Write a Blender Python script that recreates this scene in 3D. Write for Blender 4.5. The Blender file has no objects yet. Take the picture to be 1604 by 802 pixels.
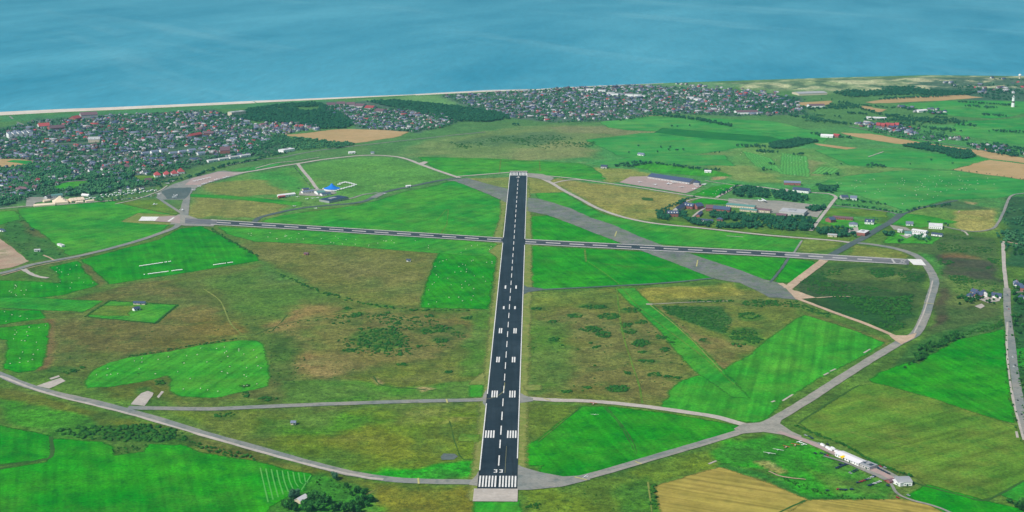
import bpy, math, random
import numpy as np
from mathutils import Vector
from mathutils.geometry import tessellate_polygon

random.seed(7)
RS = np.random.RandomState(7)
scene = bpy.context.scene
COL = scene.collection
R = math.radians

# ------------------------------------------------------------------ camera, sky, sun, exposure
CAM_H, PITCH, FPX = 637.0, 0.2317, 2221.0
cam_d = bpy.data.cameras.new("camera")
cam_d.sensor_width = 36.0
cam_d.lens = FPX / 1604.0 * 36.0
cam_d.clip_start = 5.0
cam_d.clip_end = 90000.0
cam = bpy.data.objects.new("camera", cam_d)
COL.objects.link(cam)
cam.location = (0, 0, CAM_H)
cam.rotation_euler = (math.pi / 2 - PITCH, 0, 0)
scene.camera = cam

SUN_EL, SUN_AZ = 46.0, 230.0          # azimuth measured clockwise from +Y (view direction): low left, a little behind
world = bpy.data.worlds.new("World")
scene.world = world
world.use_nodes = True
wn = world.node_tree
wn.nodes.clear()
sky = wn.nodes.new("ShaderNodeTexSky")
sky.sky_type = 'NISHITA'
sky.sun_disc = False
sky.sun_elevation = R(SUN_EL)
sky.sun_rotation = R(SUN_AZ)
sky.air_density = 1.0
sky.dust_density = 0.6
bg = wn.nodes.new("ShaderNodeBackground")
bg.inputs[1].default_value = 0.085
wo = wn.nodes.new("ShaderNodeOutputWorld")
wn.links.new(sky.outputs[0], bg.inputs[0])
wn.links.new(bg.outputs[0], wo.inputs[0])

sun_d = bpy.data.lights.new("sun", 'SUN')
sun_d.energy = 4.2
sun_d.angle = R(0.53)
sun_d.color = (1.0, 0.955, 0.88)
sun = bpy.data.objects.new("sun", sun_d)
COL.objects.link(sun)
sv = Vector((math.sin(R(SUN_AZ)) * math.cos(R(SUN_EL)), math.cos(R(SUN_AZ)) * math.cos(R(SUN_EL)), math.sin(R(SUN_EL))))
sun.rotation_euler = (-sv).to_track_quat('-Z', 'Y').to_euler()
sun.location = (0, 0, 900)

vs = scene.view_settings
vs.view_transform = 'Standard'
vs.look = 'None'
vs.exposure = 0.12
vs.gamma = 1.0
vs.use_curve_mapping = False
scene.render.engine = 'CYCLES'
scene.cycles.max_bounces = 4
scene.cycles.diffuse_bounces = 2
scene.cycles.volume_bounces = 0

# ------------------------------------------------------------------ survey: photo points -> metres on the ground
SP, CP = math.sin(PITCH), math.cos(PITCH)

def G(x, y, z=0.0):
    u, v = (x - 802.0) / FPX, (y - 401.0) / FPX
    k = (CAM_H - z) / (SP + v * CP)
    return (u * k, (CP - v * SP) * k)

def GG(pts):
    return [G(*p) for p in pts]

def lin(c):
    out = []
    for v in c[:3]:
        v = v / 255.0
        out.append(v / 12.92 if v <= 0.04045 else ((v + 0.055) / 1.055) ** 2.4)
    return np.array(out)

# ------------------------------------------------------------------ numpy noise
def vnoise(x, y, scale, seed):
    rs = np.random.RandomState(seed)
    n = 256
    tab = rs.rand(n, n)
    a, b = np.asarray(x) / scale + 1000.3, np.asarray(y) / scale + 1000.7
    i, j = np.floor(a).astype(int), np.floor(b).astype(int)
    fa, fb = a - i, b - j
    fa = fa * fa * (3 - 2 * fa); fb = fb * fb * (3 - 2 * fb)
    i0, j0, i1, j1 = i % n, j % n, (i + 1) % n, (j + 1) % n
    return (tab[i0, j0] * (1 - fa) + tab[i1, j0] * fa) * (1 - fb) + (tab[i0, j1] * (1 - fa) + tab[i1, j1] * fa) * fb

def fbm(x, y, scale, seed, octs=4, gain=0.55):
    t, a, s = 0, 1.0, 0.0
    for o in range(octs):
        t = t + a * vnoise(x, y, scale / 2.03 ** o, seed + o)
        s += a
        a *= gain
    return t / s

def inside(px, py, poly):
    px, py = np.asarray(px), np.asarray(py)
    c = np.zeros(px.shape, bool)
    n = len(poly)
    for i in range(n):
        x0, y0 = poly[i]; x1, y1 = poly[(i + 1) % n]
        if y0 == y1: continue
        cond = (y0 > py) != (y1 > py)
        xi = (x1 - x0) * (py - y0) / (y1 - y0) + x0
        c ^= cond & (px < xi)
    return c

def sdist(px, py, poly):
    d = np.full(px.shape, 1e9)
    n = len(poly)
    for i in range(n):
        x0, y0 = poly[i]; x1, y1 = poly[(i + 1) % n]
        ex, ey = x1 - x0, y1 - y0
        L = ex * ex + ey * ey + 1e-9
        t = np.clip(((px - x0) * ex + (py - y0) * ey) / L, 0, 1)
        d = np.minimum(d, np.hypot(px - x0 - t * ex, py - y0 - t * ey))
    return np.where(inside(px, py, poly), d, -d)

# ------------------------------------------------------------------ materials
def new_mat(name):
    m = bpy.data.materials.new(name)
    m.use_nodes = True
    nt = m.node_tree
    b = nt.nodes["Principled BSDF"]
    b.inputs["Specular IOR Level"].default_value = 0.15
    b.inputs["Roughness"].default_value = 0.9
    return m, nt, b

def noise_node(nt, scale, detail=4, rough=0.6, vec=None, stretch=None, rot=0.0):
    if vec is None:
        g = nt.nodes.new("ShaderNodeNewGeometry")
        vec = g.outputs["Position"]
    if stretch is not None:
        mp = nt.nodes.new("ShaderNodeMapping")
        mp.inputs["Rotation"].default_value = (0, 0, rot)
        mp.inputs["Scale"].default_value = stretch
        if rot:
            rr = nt.nodes.new("ShaderNodeVectorRotate")
            rr.rotation_type = 'Z_AXIS'
            rr.inputs["Angle"].default_value = rot
            nt.links.new(vec, rr.inputs["Vector"])
            vec = rr.outputs[0]
            mp.inputs["Rotation"].default_value = (0, 0, 0)
        nt.links.new(vec, mp.inputs["Vector"])
        vec = mp.outputs[0]
    n = nt.nodes.new("ShaderNodeTexNoise")
    n.inputs["Scale"].default_value = scale
    n.inputs["Detail"].default_value = detail
    n.inputs["Roughness"].default_value = rough
    nt.links.new(vec, n.inputs["Vector"])
    return n

def ramp(nt, src, lo, hi, a=0.0, b=1.0):
    r = nt.nodes.new("ShaderNodeMapRange")
    r.inputs["From Min"].default_value = lo
    r.inputs["From Max"].default_value = hi
    r.inputs["To Min"].default_value = a
    r.inputs["To Max"].default_value = b
    nt.links.new(src, r.inputs["Value"])
    return r.outputs[0]

def mixc(nt, fac, a, b, mode='MIX'):
    m = nt.nodes.new("ShaderNodeMix")
    m.data_type = 'RGBA'
    m.blend_type = mode
    m.clamp_factor = True
    for sock, v in ((m.inputs[0], fac), (m.inputs[6], a), (m.inputs[7], b)):
        if hasattr(v, "links"):
            nt.links.new(v, sock)
        elif isinstance(v, (int, float)):
            sock.default_value = v
        else:
            sock.default_value = (*v, 1.0)
    return m.outputs[2]

def grey(nt, v):
    c = nt.nodes.new("ShaderNodeCombineColor")
    for i in range(3):
        nt.links.new(v, c.inputs[i])
    return c.outputs[0]

def natural(name, c1, c2, c3=None, big=180.0, mid=22.0, fine=4.0, contrast=0.28, stripes=None, spec=0.05, worn=None, fringe=False):
    """ground cover: two tones in large drifts, a third in specks, fine grain; optional mowing stripes (angle, period, strength)"""
    m, nt, b = new_mat(name)
    c1, c2 = lin(c1), lin(c2)
    n1 = noise_node(nt, 1.0 / big, 5, 0.62)
    col = mixc(nt, ramp(nt, n1.outputs[0], 0.38, 0.62), tuple(c1), tuple(c2))
    if c3 is not None:
        n2 = noise_node(nt, 1.0 / mid, 5, 0.65)
        col = mixc(nt, ramp(nt, n2.outputs[0], 0.5, 0.68, 0, 0.8), col, tuple(lin(c3)))
    if worn:
        nw = noise_node(nt, 1.0 / 85.0, 7, 0.68)
        col = mixc(nt, ramp(nt, nw.outputs[0], 0.48, 0.70, 0, worn[3]), col, tuple(lin(worn[:3])))
    n3 = noise_node(nt, 1.0 / fine, 4, 0.75)
    col = mixc(nt, 1.0, col, grey(nt, ramp(nt, n3.outputs[0], 0.25, 0.75, 1 - contrast, 1 + contrast)), 'MULTIPLY')
    n4 = noise_node(nt, 1.0 / (mid * 1.7), 3, 0.5)
    col = mixc(nt, 1.0, col, grey(nt, ramp(nt, n4.outputs[0], 0.3, 0.7, 1 - contrast * .45, 1 + contrast * .45)), 'MULTIPLY')
    if stripes:
        ang, per, st = stripes
        s = noise_node(nt, 1.0 / per, 2, 0.5, stretch=(1, 0.03, 1), rot=ang)
        col = mixc(nt, 1.0, col, grey(nt, ramp(nt, s.outputs[0], 0.35, 0.65, 1 - st, 1 + st)), 'MULTIPLY')
    nt.links.new(col, b.inputs["Base Color"])
    b.inputs["Specular IOR Level"].default_value = spec
    if fringe:           # ragged grass margin: thins out towards the outer rim
        at_ = nt.nodes.new("ShaderNodeAttribute"); at_.attribute_name = 'rim'
        nf = noise_node(nt, 1 / 6.0, 5, .75)
        ad = nt.nodes.new("ShaderNodeMath"); ad.operation = 'ADD'
        nt.links.new(at_.outputs["Fac"], ad.inputs[0]); nt.links.new(nf.outputs[0], ad.inputs[1])
        tr = nt.nodes.new("ShaderNodeBsdfTransparent")
        mx = nt.nodes.new("ShaderNodeMixShader")
        nt.links.new(ramp(nt, ad.outputs[0], .78, 1.22), mx.inputs[0])
        nt.links.new(tr.outputs[0], mx.inputs[1]); nt.links.new(b.outputs[0], mx.inputs[2])
        nt.links.new(mx.outputs[0], nt.nodes["Material Output"].inputs[0])
    return m

NATARGS = {}
def natpair(key, *a, **k):
    M[key] = natural(*a, **k)
    M[key + '_rim'] = natural(a[0] + ' margin', *a[1:], **k, fringe=True)

def paint(name, c, rough=0.6, var=0.12, scale=0.4, spec=0.3, metal=0.0, objvar=0.0):
    m, nt, b = new_mat(name)
    c = lin(c)
    n = noise_node(nt, scale, 4, 0.7)
    col = mixc(nt, 1.0, tuple(c), grey(nt, ramp(nt, n.outputs[0], 0.25, 0.75, 1 - var, 1 + var)), 'MULTIPLY')
    if objvar:
        oi = nt.nodes.new("ShaderNodeObjectInfo")
        col = mixc(nt, 1.0, col, grey(nt, ramp(nt, oi.outputs["Random"], 0, 1, 1 - objvar, 1 + objvar)), 'MULTIPLY')
    nt.links.new(col, b.inputs["Base Color"])
    b.inputs["Roughness"].default_value = rough
    b.inputs["Specular IOR Level"].default_value = spec
    b.inputs["Metallic"].default_value = metal
    return m

M = {}
natpair('grass', 'meadow grass', (38, 138, 32), (74, 152, 36), (24, 116, 30), stripes=(0.6, 7, 0.14), contrast=.5, worn=(88, 138, 46, 0.65))
natpair('grass_vivid', 'lush meadow grass', (10, 130, 6), (46, 146, 10), (6, 108, 18), stripes=(-0.3, 8, 0.14), contrast=.5, worn=(66, 140, 28, 0.7))
natpair('grass_light', 'fresh cut grass', (42, 144, 28), (66, 150, 34), (34, 122, 28), stripes=(0.25, 9, 0.2), contrast=.46, worn=(96, 150, 44, 0.55))
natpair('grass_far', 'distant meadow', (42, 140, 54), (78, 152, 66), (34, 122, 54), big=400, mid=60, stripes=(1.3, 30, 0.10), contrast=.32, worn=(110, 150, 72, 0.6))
natpair('grass_dark', 'dark meadow', (28, 108, 46), (36, 118, 44), (24, 98, 46), worn=(60, 120, 50, 0.4))
natpair('pasture', 'rough pasture', (80, 124, 34), (98, 128, 40), (62, 114, 34), stripes=(1.0, 9, 0.18), contrast=.6, worn=(122, 128, 52, 0.6))
natpair('straw', 'ripe grain', (166, 148, 72), (154, 140, 64), (132, 122, 56), big=50, mid=16, stripes=(-1.15, 7, 0.24), contrast=0.2, worn=(140, 136, 60, 0.4))
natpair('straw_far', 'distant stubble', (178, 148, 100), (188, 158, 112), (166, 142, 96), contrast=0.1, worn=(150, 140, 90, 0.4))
natpair('fairway', 'mown fairway', (92, 168, 78), (84, 162, 72), big=50, contrast=.1, worn=(120, 160, 80, 0.4))
natpair('verge', 'dry verge grass', (132, 138, 70), (108, 130, 54), (148, 142, 84), big=30, mid=8, worn=(110, 130, 60, 0.5))
M['asphalt'] = natural('runway asphalt', (26, 38, 48), (36, 48, 57), (18, 30, 40), big=90, stripes=(-0.014, 5, 0.22), contrast=0.14, worn=(50, 62, 70, .6), spec=0.25)
M['asphalt_cross'] = natural('worn asphalt', (50, 62, 68), (76, 80, 82), (42, 54, 62), big=200, stripes=(-1.05, 7, 0.12), contrast=0.14, spec=0.2)
M['taxi'] = natural('old taxiway asphalt', (126, 132, 128), (150, 146, 136), (104, 114, 110), big=120, mid=12, contrast=0.16)
M['taxi_dark'] = natural('dark link asphalt', (84, 98, 96), (98, 108, 104), (72, 86, 86), big=120, mid=12, contrast=0.16)
M['concrete'] = natural('pale concrete', (186, 176, 164), (170, 162, 152), (196, 188, 178), big=30, mid=7, contrast=0.12)
M['apron'] = natural('pinkish apron concrete', (178, 152, 144), (168, 152, 146), (156, 140, 132), big=80, mid=10, contrast=0.10)
M['pale_taxi'] = natural('pale worn taxiway', (160, 154, 142), (148, 146, 136), (134, 134, 124), big=70, mid=10, contrast=0.22, worn=(124, 128, 116, .6))
M['tan'] = natural('sandy concrete', (194, 168, 140), (176, 152, 128), (206, 184, 156), big=50, mid=9, contrast=0.14)
M['old_runway'] = natural('abandoned runway', (108, 112, 112), (128, 128, 120), (84, 116, 70), big=60, mid=14, contrast=0.3, worn=(96, 122, 74, .55))
M['white_mark'] = natural('white runway paint', (226, 224, 216), (236, 234, 228), (206, 204, 198), big=20, mid=3, fine=1, contrast=0.06)
M['worn_mark'] = natural('worn runway paint', (178, 176, 172), (194, 190, 184), (150, 148, 146), big=20, mid=3, fine=1, contrast=0.1)
M['yellow_mark'] = natural('yellow line paint', (180, 176, 110), (190, 184, 120), big=20, mid=3, fine=1, contrast=0.06)
M['beach'] = natural('beach sand', (214, 200, 184), (226, 214, 198), (198, 184, 166), big=100, contrast=0.08)
M['dirt'] = natural('bare sandy soil', (170, 140, 118), (184, 166, 140), (128, 122, 84), big=60, mid=30, contrast=0.24, worn=(120, 112, 84, .8))
M['crop_dark'] = natural('trodden ditch grass', (52, 92, 36), (62, 98, 40), (44, 82, 34), big=20, contrast=0.2)

def foliage(name, c1, c2, scale=0.12):
    m, nt, b = new_mat(name)
    n = noise_node(nt, scale, 3, 0.7)
    col = mixc(nt, ramp(nt, n.outputs[0], 0.35, 0.65), tuple(lin(c1)), tuple(lin(c2)))
    oi = nt.nodes.new("ShaderNodeObjectInfo")
    col = mixc(nt, 1.0, col, grey(nt, ramp(nt, oi.outputs["Random"], 0, 1, 0.7, 1.35)), 'MULTIPLY')
    nt.links.new(col, b.inputs["Base Color"])
    b.inputs["Specular IOR Level"].default_value = 0.1
    return m
M['leaf'] = foliage('broadleaf foliage', (24, 84, 34), (62, 118, 44), .3)
M['leaf_blue'] = foliage('silver foliage', (60, 112, 78), (84, 132, 96))
M['leaf_far'] = foliage('massed foliage', (22, 84, 56), (80, 132, 80), 0.06)
M['leaf_dark'] = foliage('pine foliage', (18, 72, 50), (46, 100, 60), 0.08)
M['gorse'] = foliage('heath scrub', (34, 98, 30), (64, 124, 36), 0.08)
M['bark'] = paint('bark', (84, 70, 56))

wallc = {'white': (242, 242, 238), 'cream': (214, 200, 176), 'brick': (158, 100, 92), 'rendered': (190, 186, 184)}
roofc = {'slate': (70, 82, 108), 'grey': (116, 124, 144), 'thatch': (92, 100, 100), 'red': (168, 74, 76), 'brown': (116, 88, 96), 'pale': (176, 176, 176)}
for k, c in wallc.items(): M['wall_' + k] = paint(k + ' wall', c, 0.9, 0.08, 0.3, 0.1)
for k, c in roofc.items(): M['roof_' + k] = paint(k + ' roof', c, 0.8, 0.14, 0.5, 0.2, objvar=0.12)
M['glass'] = paint('window glass', (40, 52, 62), 0.15, 0.05, 1, 0.6)
M['white'] = paint('white gelcoat', (240, 240, 238), 0.35, 0.03, 0.5, 0.4)
M['rubber'] = paint('tyre rubber', (26, 26, 28), 0.9)
M['metal'] = paint('grey metal sheet', (158, 160, 162), 0.5, 0.1, 0.3, 0.4)
M['canvas'] = paint('cream canvas', (236, 214, 186), 0.8, 0.06, 0.2, 0.1)
M['canvas_white'] = paint('white canvas', (240, 240, 236), 0.7, 0.04, 0.2, 0.1)
M['blue_canvas'] = paint('blue tent canvas', (30, 120, 214), 0.6, 0.08, 0.3, 0.2)
M['yellow'] = paint('yellow canvas', (238, 196, 20), 0.6, 0.06, 0.5, 0.2)
M['red'] = paint('red paint', (186, 52, 36), 0.4, 0.06, 0.5, 0.4)
M['wool'] = paint('wool', (232, 226, 206), 1.0, 0.06, 3, 0.0)
M['roof_green'] = paint('green metal roof', (96, 140, 132), 0.6, 0.1, 0.3, 0.3)
M['roof_navy'] = paint('navy solar roof', (44, 62, 92), 0.5, 0.12, 0.3, 0.4)
M['roof_white'] = paint('white sheet roof', (226, 222, 222), 0.6, 0.05, 0.3, 0.2)
for k, c in {'navy': (34, 50, 84), 'black': (30, 32, 36), 'silver': (170, 174, 178), 'white': (232, 232, 230), 'red': (168, 36, 34),
             'green': (36, 80, 60), 'blue': (60, 104, 160)}.items():
    M['car_' + k] = paint(k + ' car paint', c, 0.3, 0.03, 0.5, 0.5)

# ------------------------------------------------------------------ object helpers
def tag(o, label=None, cat=None, group=None, kind=None):
    if label: o['label'] = label
    if cat: o['category'] = cat
    if group: o['group'] = group
    if kind: o['kind'] = kind
    return o

def mesh_obj(name, me, parent=None):
    o = bpy.data.objects.new(name, me)
    COL.objects.link(o)
    if parent is not None: o.parent = parent
    return o

def thing(name, label, cat, loc, rz=0.0, group=None, scale=1.0):
    o = bpy.data.objects.new(name, None)
    o.empty_display_size = 2
    COL.objects.link(o)
    o.location = loc
    o.rotation_euler = (0, 0, rz)
    if scale != 1.0: o.scale = (scale,) * 3 if not isinstance(scale, tuple) else scale
    return tag(o, label, cat, group)

class MB:
    def __init__(s): s.v, s.f = [], []
    def add(s, vs, fs):
        n = len(s.v); s.v += [tuple(v) for v in vs]; s.f += [tuple(i + n for i in f) for f in fs]; return s
    def box(s, x0, x1, y0, y1, z0, z1):
        return s.add([(x0, y0, z0), (x1, y0, z0), (x1, y1, z0), (x0, y1, z0), (x0, y0, z1), (x1, y0, z1), (x1, y1, z1), (x0, y1, z1)],
                     [(3, 2, 1, 0), (4, 5, 6, 7), (0, 1, 5, 4), (1, 2, 6, 5), (2, 3, 7, 6), (3, 0, 4, 7)])
    def gable_wall(s, l, w, h, rh, cx=0, cy=0):
        a, b = l / 2, w / 2
        vs = [(-a, -b, 0), (a, -b, 0), (a, b, 0), (-a, b, 0), (-a, -b, h), (a, -b, h), (a, b, h), (-a, b, h), (-a, 0, h + rh), (a, 0, h + rh)]
        return s.add([(x + cx, y + cy, z) for x, y, z in vs], [(3, 2, 1, 0), (0, 1, 5, 4), (2, 3, 7, 6), (1, 2, 6, 9, 5), (3, 0, 4, 8, 7)])
    def gable_roof(s, l, w, h, rh, ov=0.5, t=0.3, cx=0, cy=0, along='x'):
        a, b = l / 2 + ov, w / 2 + ov
        dz = rh * ov / (w / 2)
        p = []
        for zz in (0, t):
            for y, z in ((-b, h - dz + zz), (0, h + rh + zz), (b, h - dz + zz)):
                for x in (-a, a): p.append((x, y, z + 0.02))
        fs = [(6, 7, 9, 8), (8, 9, 11, 10), (2, 3, 1, 0), (4, 5, 3, 2), (0, 1, 7, 6), (5, 4, 10, 11), (0, 6, 8, 2), (2, 8, 10, 4), (1, 3, 9, 7), (3, 5, 11, 9)]
        if along == 'y': p = [(-y, x, z) for x, y, z in p]
        return s.add([(x + cx, y + cy, z) for x, y, z in p], fs)
    def hip_roof(s, l, w, h, rh, ov=0.5, cx=0, cy=0):
        a, b = l / 2 + ov, w / 2 + ov
        r = max(0.1, (l - w) / 2)
        p = [(-a, -b, h), (a, -b, h), (a, b, h), (-a, b, h), (-r, 0, h + rh), (r, 0, h + rh)]
        return s.add([(x + cx, y + cy, z + 0.02) for x, y, z in p], [(0, 1, 5, 4), (2, 3, 4, 5), (1, 2, 5), (3, 0, 4), (3, 2, 1, 0)])
    def lathe(s, prof, n=12, cx=0, cy=0, a0=0.0):
        vs, fs = [], []
        for r, z in prof:
            for k in range(n):
                t = a0 + 2 * math.pi * k / n
                vs.append((cx + r * math.cos(t), cy + r * math.sin(t), z))
        for i in range(len(prof) - 1):
            for k in range(n):
                q = (k + 1) % n
                fs.append((i * n + k, i * n + q, (i + 1) * n + q, (i + 1) * n + k))
        fs.append(tuple(range(n))[::-1]); fs.append(tuple((len(prof) - 1) * n + k for k in range(n)))
        return s.add(vs, fs)
    def tube(s, a, b, ra, rb=None, n=6):
        rb = ra if rb is None else rb
        a, b = Vector(a), Vector(b)
        d = (b - a).normalized()
        u = d.orthogonal().normalized(); w = d.cross(u)
        vs = []
        for c, r in ((a, ra), (b, rb)):
            for k in range(n):
                t = 2 * math.pi * k / n
                vs.append(tuple(c + u * (r * math.cos(t)) + w * (r * math.sin(t))))
        fs = [(k, (k + 1) % n, n + (k + 1) % n, n + k) for k in range(n)]
        fs += [tuple(range(n))[::-1], tuple(range(n, 2 * n))]
        return s.add(vs, fs)
    def loft(s, secs, n=10):
        """closed elliptical sections along x: (x, cy, cz, ry, rz)"""
        vs, fs = [], []
        for x, cy, cz, ry, rz in secs:
            for k in range(n):
                t = 2 * math.pi * k / n
                vs.append((x, cy + ry * math.cos(t), cz + rz * math.sin(t)))
        for i in range(len(secs) - 1):
            for k in range(n):
                q = (k + 1) % n
                fs.append((i * n + k, i * n + q, (i + 1) * n + q, (i + 1) * n + k))
        fs.append(tuple(range(n))[::-1]); fs.append(tuple((len(secs) - 1) * n + k for k in range(n)))
        return s.add(vs, fs)
    def slab(s, outline, z0, z1):
        n = len(outline)
        vs = [(x, y, z0) for x, y in outline] + [(x, y, z1) for x, y in outline]
        fs = [tuple(range(n))[::-1], tuple(range(n, 2 * n))] + [(k, (k + 1) % n, n + (k + 1) % n, n + k) for k in range(n)]
        return s.add(vs, fs)
    def mesh(s, name, mat, smooth=False):
        me = bpy.data.meshes.new(name)
        me.from_pydata(s.v, [], s.f)
        me.materials.append(mat)
        if smooth: me.polygons.foreach_set('use_smooth', [True] * len(me.polygons))
        me.update()
        return me
    def build(s, name, mat, parent=None, smooth=False):
        return mesh_obj(name, s.mesh(name, mat, smooth), parent)
    def tris(s):
        t = []
        for f in s.f:
            for k in range(1, len(f) - 1): t.append((f[0], f[k], f[k + 1]))
        return np.array(s.v, float), np.array(t, int)

def np_mesh(name, V, T, mats, midx=None):
    me = bpy.data.meshes.new(name)
    me.vertices.add(len(V)); me.vertices.foreach_set('co', np.asarray(V, np.float32).ravel())
    k = T.shape[1]
    me.loops.add(T.size); me.loops.foreach_set('vertex_index', T.astype(np.int32).ravel())
    me.polygons.add(len(T))
    me.polygons.foreach_set('loop_start', np.arange(0, T.size, k, dtype=np.int32))
    for m in mats: me.materials.append(m)
    if midx is not None: me.polygons.foreach_set('material_index', np.asarray(midx, np.int32))
    me.update(calc_edges=True)
    return me

def stuff(name, label, temps, places, mats, cat):
    """one mesh out of many placements: (template, x, y, z, rot, sx, sy, sz, material table)"""
    Vs, Ts, Ms, n = [], [], [], 0
    for (ti, x, y, z, rot, sx, sy, sz, table) in places:
        V, T, mi = temps[ti]
        c, s_ = math.cos(rot), math.sin(rot)
        vx, vy, vz = V[:, 0] * sx, V[:, 1] * sy, V[:, 2] * sz
        Vs.append(np.stack([vx * c - vy * s_ + x, vx * s_ + vy * c + y, vz + z], 1))
        Ts.append(T + n); n += len(V)
        Ms.append(np.asarray(table)[mi])
    me = np_mesh(name, np.concatenate(Vs), np.concatenate(Ts), mats, np.concatenate(Ms))
    return tag(mesh_obj(name, me), label, cat, None, 'stuff')

# ------------------------------------------------------------------ sheets on the ground
LV = {'n': 0}
def rough_outline(pts, amp, step):
    out = []
    n = len(pts)
    for i in range(n):
        a, b = np.array(pts[i]), np.array(pts[(i + 1) % n])
        L = np.hypot(*(b - a))
        k = max(1, min(60, int(L / step)))
        for j in range(k):
            out.append(a + (b - a) * j / k)
    o = np.array(out)
    if amp > 0:
        dx = (fbm(o[:, 0], o[:, 1], amp * 9, 31, 3) - 0.5) * 3.4 * amp
        dy = (fbm(o[:, 0], o[:, 1], amp * 9, 57, 3) - 0.5) * 3.4 * amp
        o = o + np.stack([dx, dy], 1)
    return [tuple(p) for p in o]

def flat(name, polys, mat, z, kind='structure'):
    """one sheet made of one or more outlines (ground metres)"""
    vs, fs = [], []
    for P in polys:
        n = len(vs)
        v3 = [Vector((x, y, 0)) for x, y in P]
        vs += [(x, y, z) for x, y in P]
        for t in tessellate_polygon([v3]):
            a, b, c = (v3[i] for i in t)
            if (b - a).cross(c - a).z < 0: t = (t[0], t[2], t[1])
            fs.append(tuple(i + n for i in t))
    me = bpy.data.meshes.new(name)
    me.from_pydata(vs, [], fs)
    me.materials.append(M[mat])
    me.update()
    return tag(mesh_obj(name, me), kind=kind)

def field(name, px, mat, amp=2.0):
    LV['n'] += 1
    g = GG(px)
    far = max(p[1] for p in g)
    z = 0.02 + 0.004 * LV['n']
    ol = rough_outline(g, amp * (1 + far / 4000), 8)
    o = flat(name, [ol], mat, z)
    if mat + '_rim' in M:
        P = np.array(ol); n = len(P)
        area = 0.5 * np.sum(P[:, 0] * np.roll(P[:, 1], -1) - np.roll(P[:, 0], -1) * P[:, 1])
        d = np.roll(P, -1, 0) - np.roll(P, 1, 0); d /= np.linalg.norm(d, axis=1, keepdims=True) + 1e-9
        nr = np.stack([d[:, 1], -d[:, 0]], 1) * (1 if area > 0 else -1)
        w = 5.0 + far / 900.0
        me = o.data
        import bmesh
        bm = bmesh.new(); bm.from_mesh(me)
        lay = bm.verts.layers.float.new('rim')
        a = [bm.verts.new((p[0], p[1], z)) for p in P]; b = [bm.verts.new((p[0], p[1], z)) for p in P + nr * w]
        for v in a: v[lay] = .72
        for v in b: v[lay] = .1
        for i in range(n):
            q = (i + 1) % n
            f = bm.faces.new((a[i], b[i], b[q], a[q]) if area > 0 else (a[q], b[q], b[i], a[i])); f.material_index = 1
            if f.normal.z < 0: f.normal_flip()
        bm.to_mesh(me); bm.free()
        me.materials.append(M[mat + '_rim'])
    return o

def spline(pts, per=8):
    P = [np.array(p) for p in pts]
    if len(P) < 3: return P
    P = [2 * P[0] - P[1]] + P + [2 * P[-1] - P[-2]]
    out = []
    for i in range(1, len(P) - 2):
        for k in range(per):
            t = k / per
            out.append(0.5 * ((2 * P[i]) + (-P[i - 1] + P[i + 1]) * t + (2 * P[i - 1] - 5 * P[i] + 4 * P[i + 1] - P[i + 2]) * t * t
                              + (-P[i - 1] + 3 * P[i] - 3 * P[i + 1] + P[i + 2]) * t ** 3))
    out.append(P[-2])
    return out

RL = {'n': 0}
def strip_outline(pts, w, smooth=True, off=0.0, rough=0.0):
    C = spline(pts) if smooth else [np.array(p) for p in pts]
    L, Rr = [], []
    for i, c in enumerate(C):
        d = C[min(i + 1, len(C) - 1)] - C[max(i - 1, 0)]
        d = d / (np.hypot(*d) + 1e-9)
        nrm = np.array([-d[1], d[0]])
        ww = w if not callable(w) else w(i / (len(C) - 1))
        ja = (vnoise(c[0], c[1], 9, 3) - .5) * rough; jb = (vnoise(c[0], c[1], 9, 8) - .5) * rough
        L.append(c + nrm * (ww / 2 + off + ja)); Rr.append(c - nrm * (ww / 2 - off + jb))
    return L, Rr

def road(name, px, w, mat, rough=1.2, z=None, smooth=True, off=0.0, ground=False):
    RL['n'] += 1
    z = 0.34 + 0.004 * RL['n'] if z is None else z
    L, Rr = strip_outline(px if ground else GG(px), w, smooth, off, rough)
    vs = [(p[0], p[1], z) for p in L] + [(p[0], p[1], z) for p in Rr]
    n = len(L)
    fs = [(i, n + i, n + i + 1, i + 1) for i in range(n - 1)]
    me = bpy.data.meshes.new(name)
    me.from_pydata(vs, [], fs)
    me.materials.append(M[mat])
    me.update()
    return tag(mesh_obj(name, me), kind='structure')

def pave(name, px, mat, amp=0.6, z=None):
    RL['n'] += 1
    return flat(name, [rough_outline(GG(px), amp, 12)], mat, 0.34 + 0.004 * RL['n'] if z is None else z)

# ================================================================== TERRAIN
COAST = [(-900, 221), (-100, 182), (0, 177), (100, 172), (200, 168), (300, 163.5), (400, 159), (525, 153.5), (650, 148), (767, 142), (850, 139.5), (905, 136),
         (1039, 130), (1204, 124.5), (1354, 120), (1453, 117.5), (1604, 119), (2500, 116)]
coast_g = GG(COAST)
land_poly = coast_g + [(14000, coast_g[-1][1]), (14000, -4000), (-9000, -4000), (-9000, coast_g[0][1])]

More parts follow.
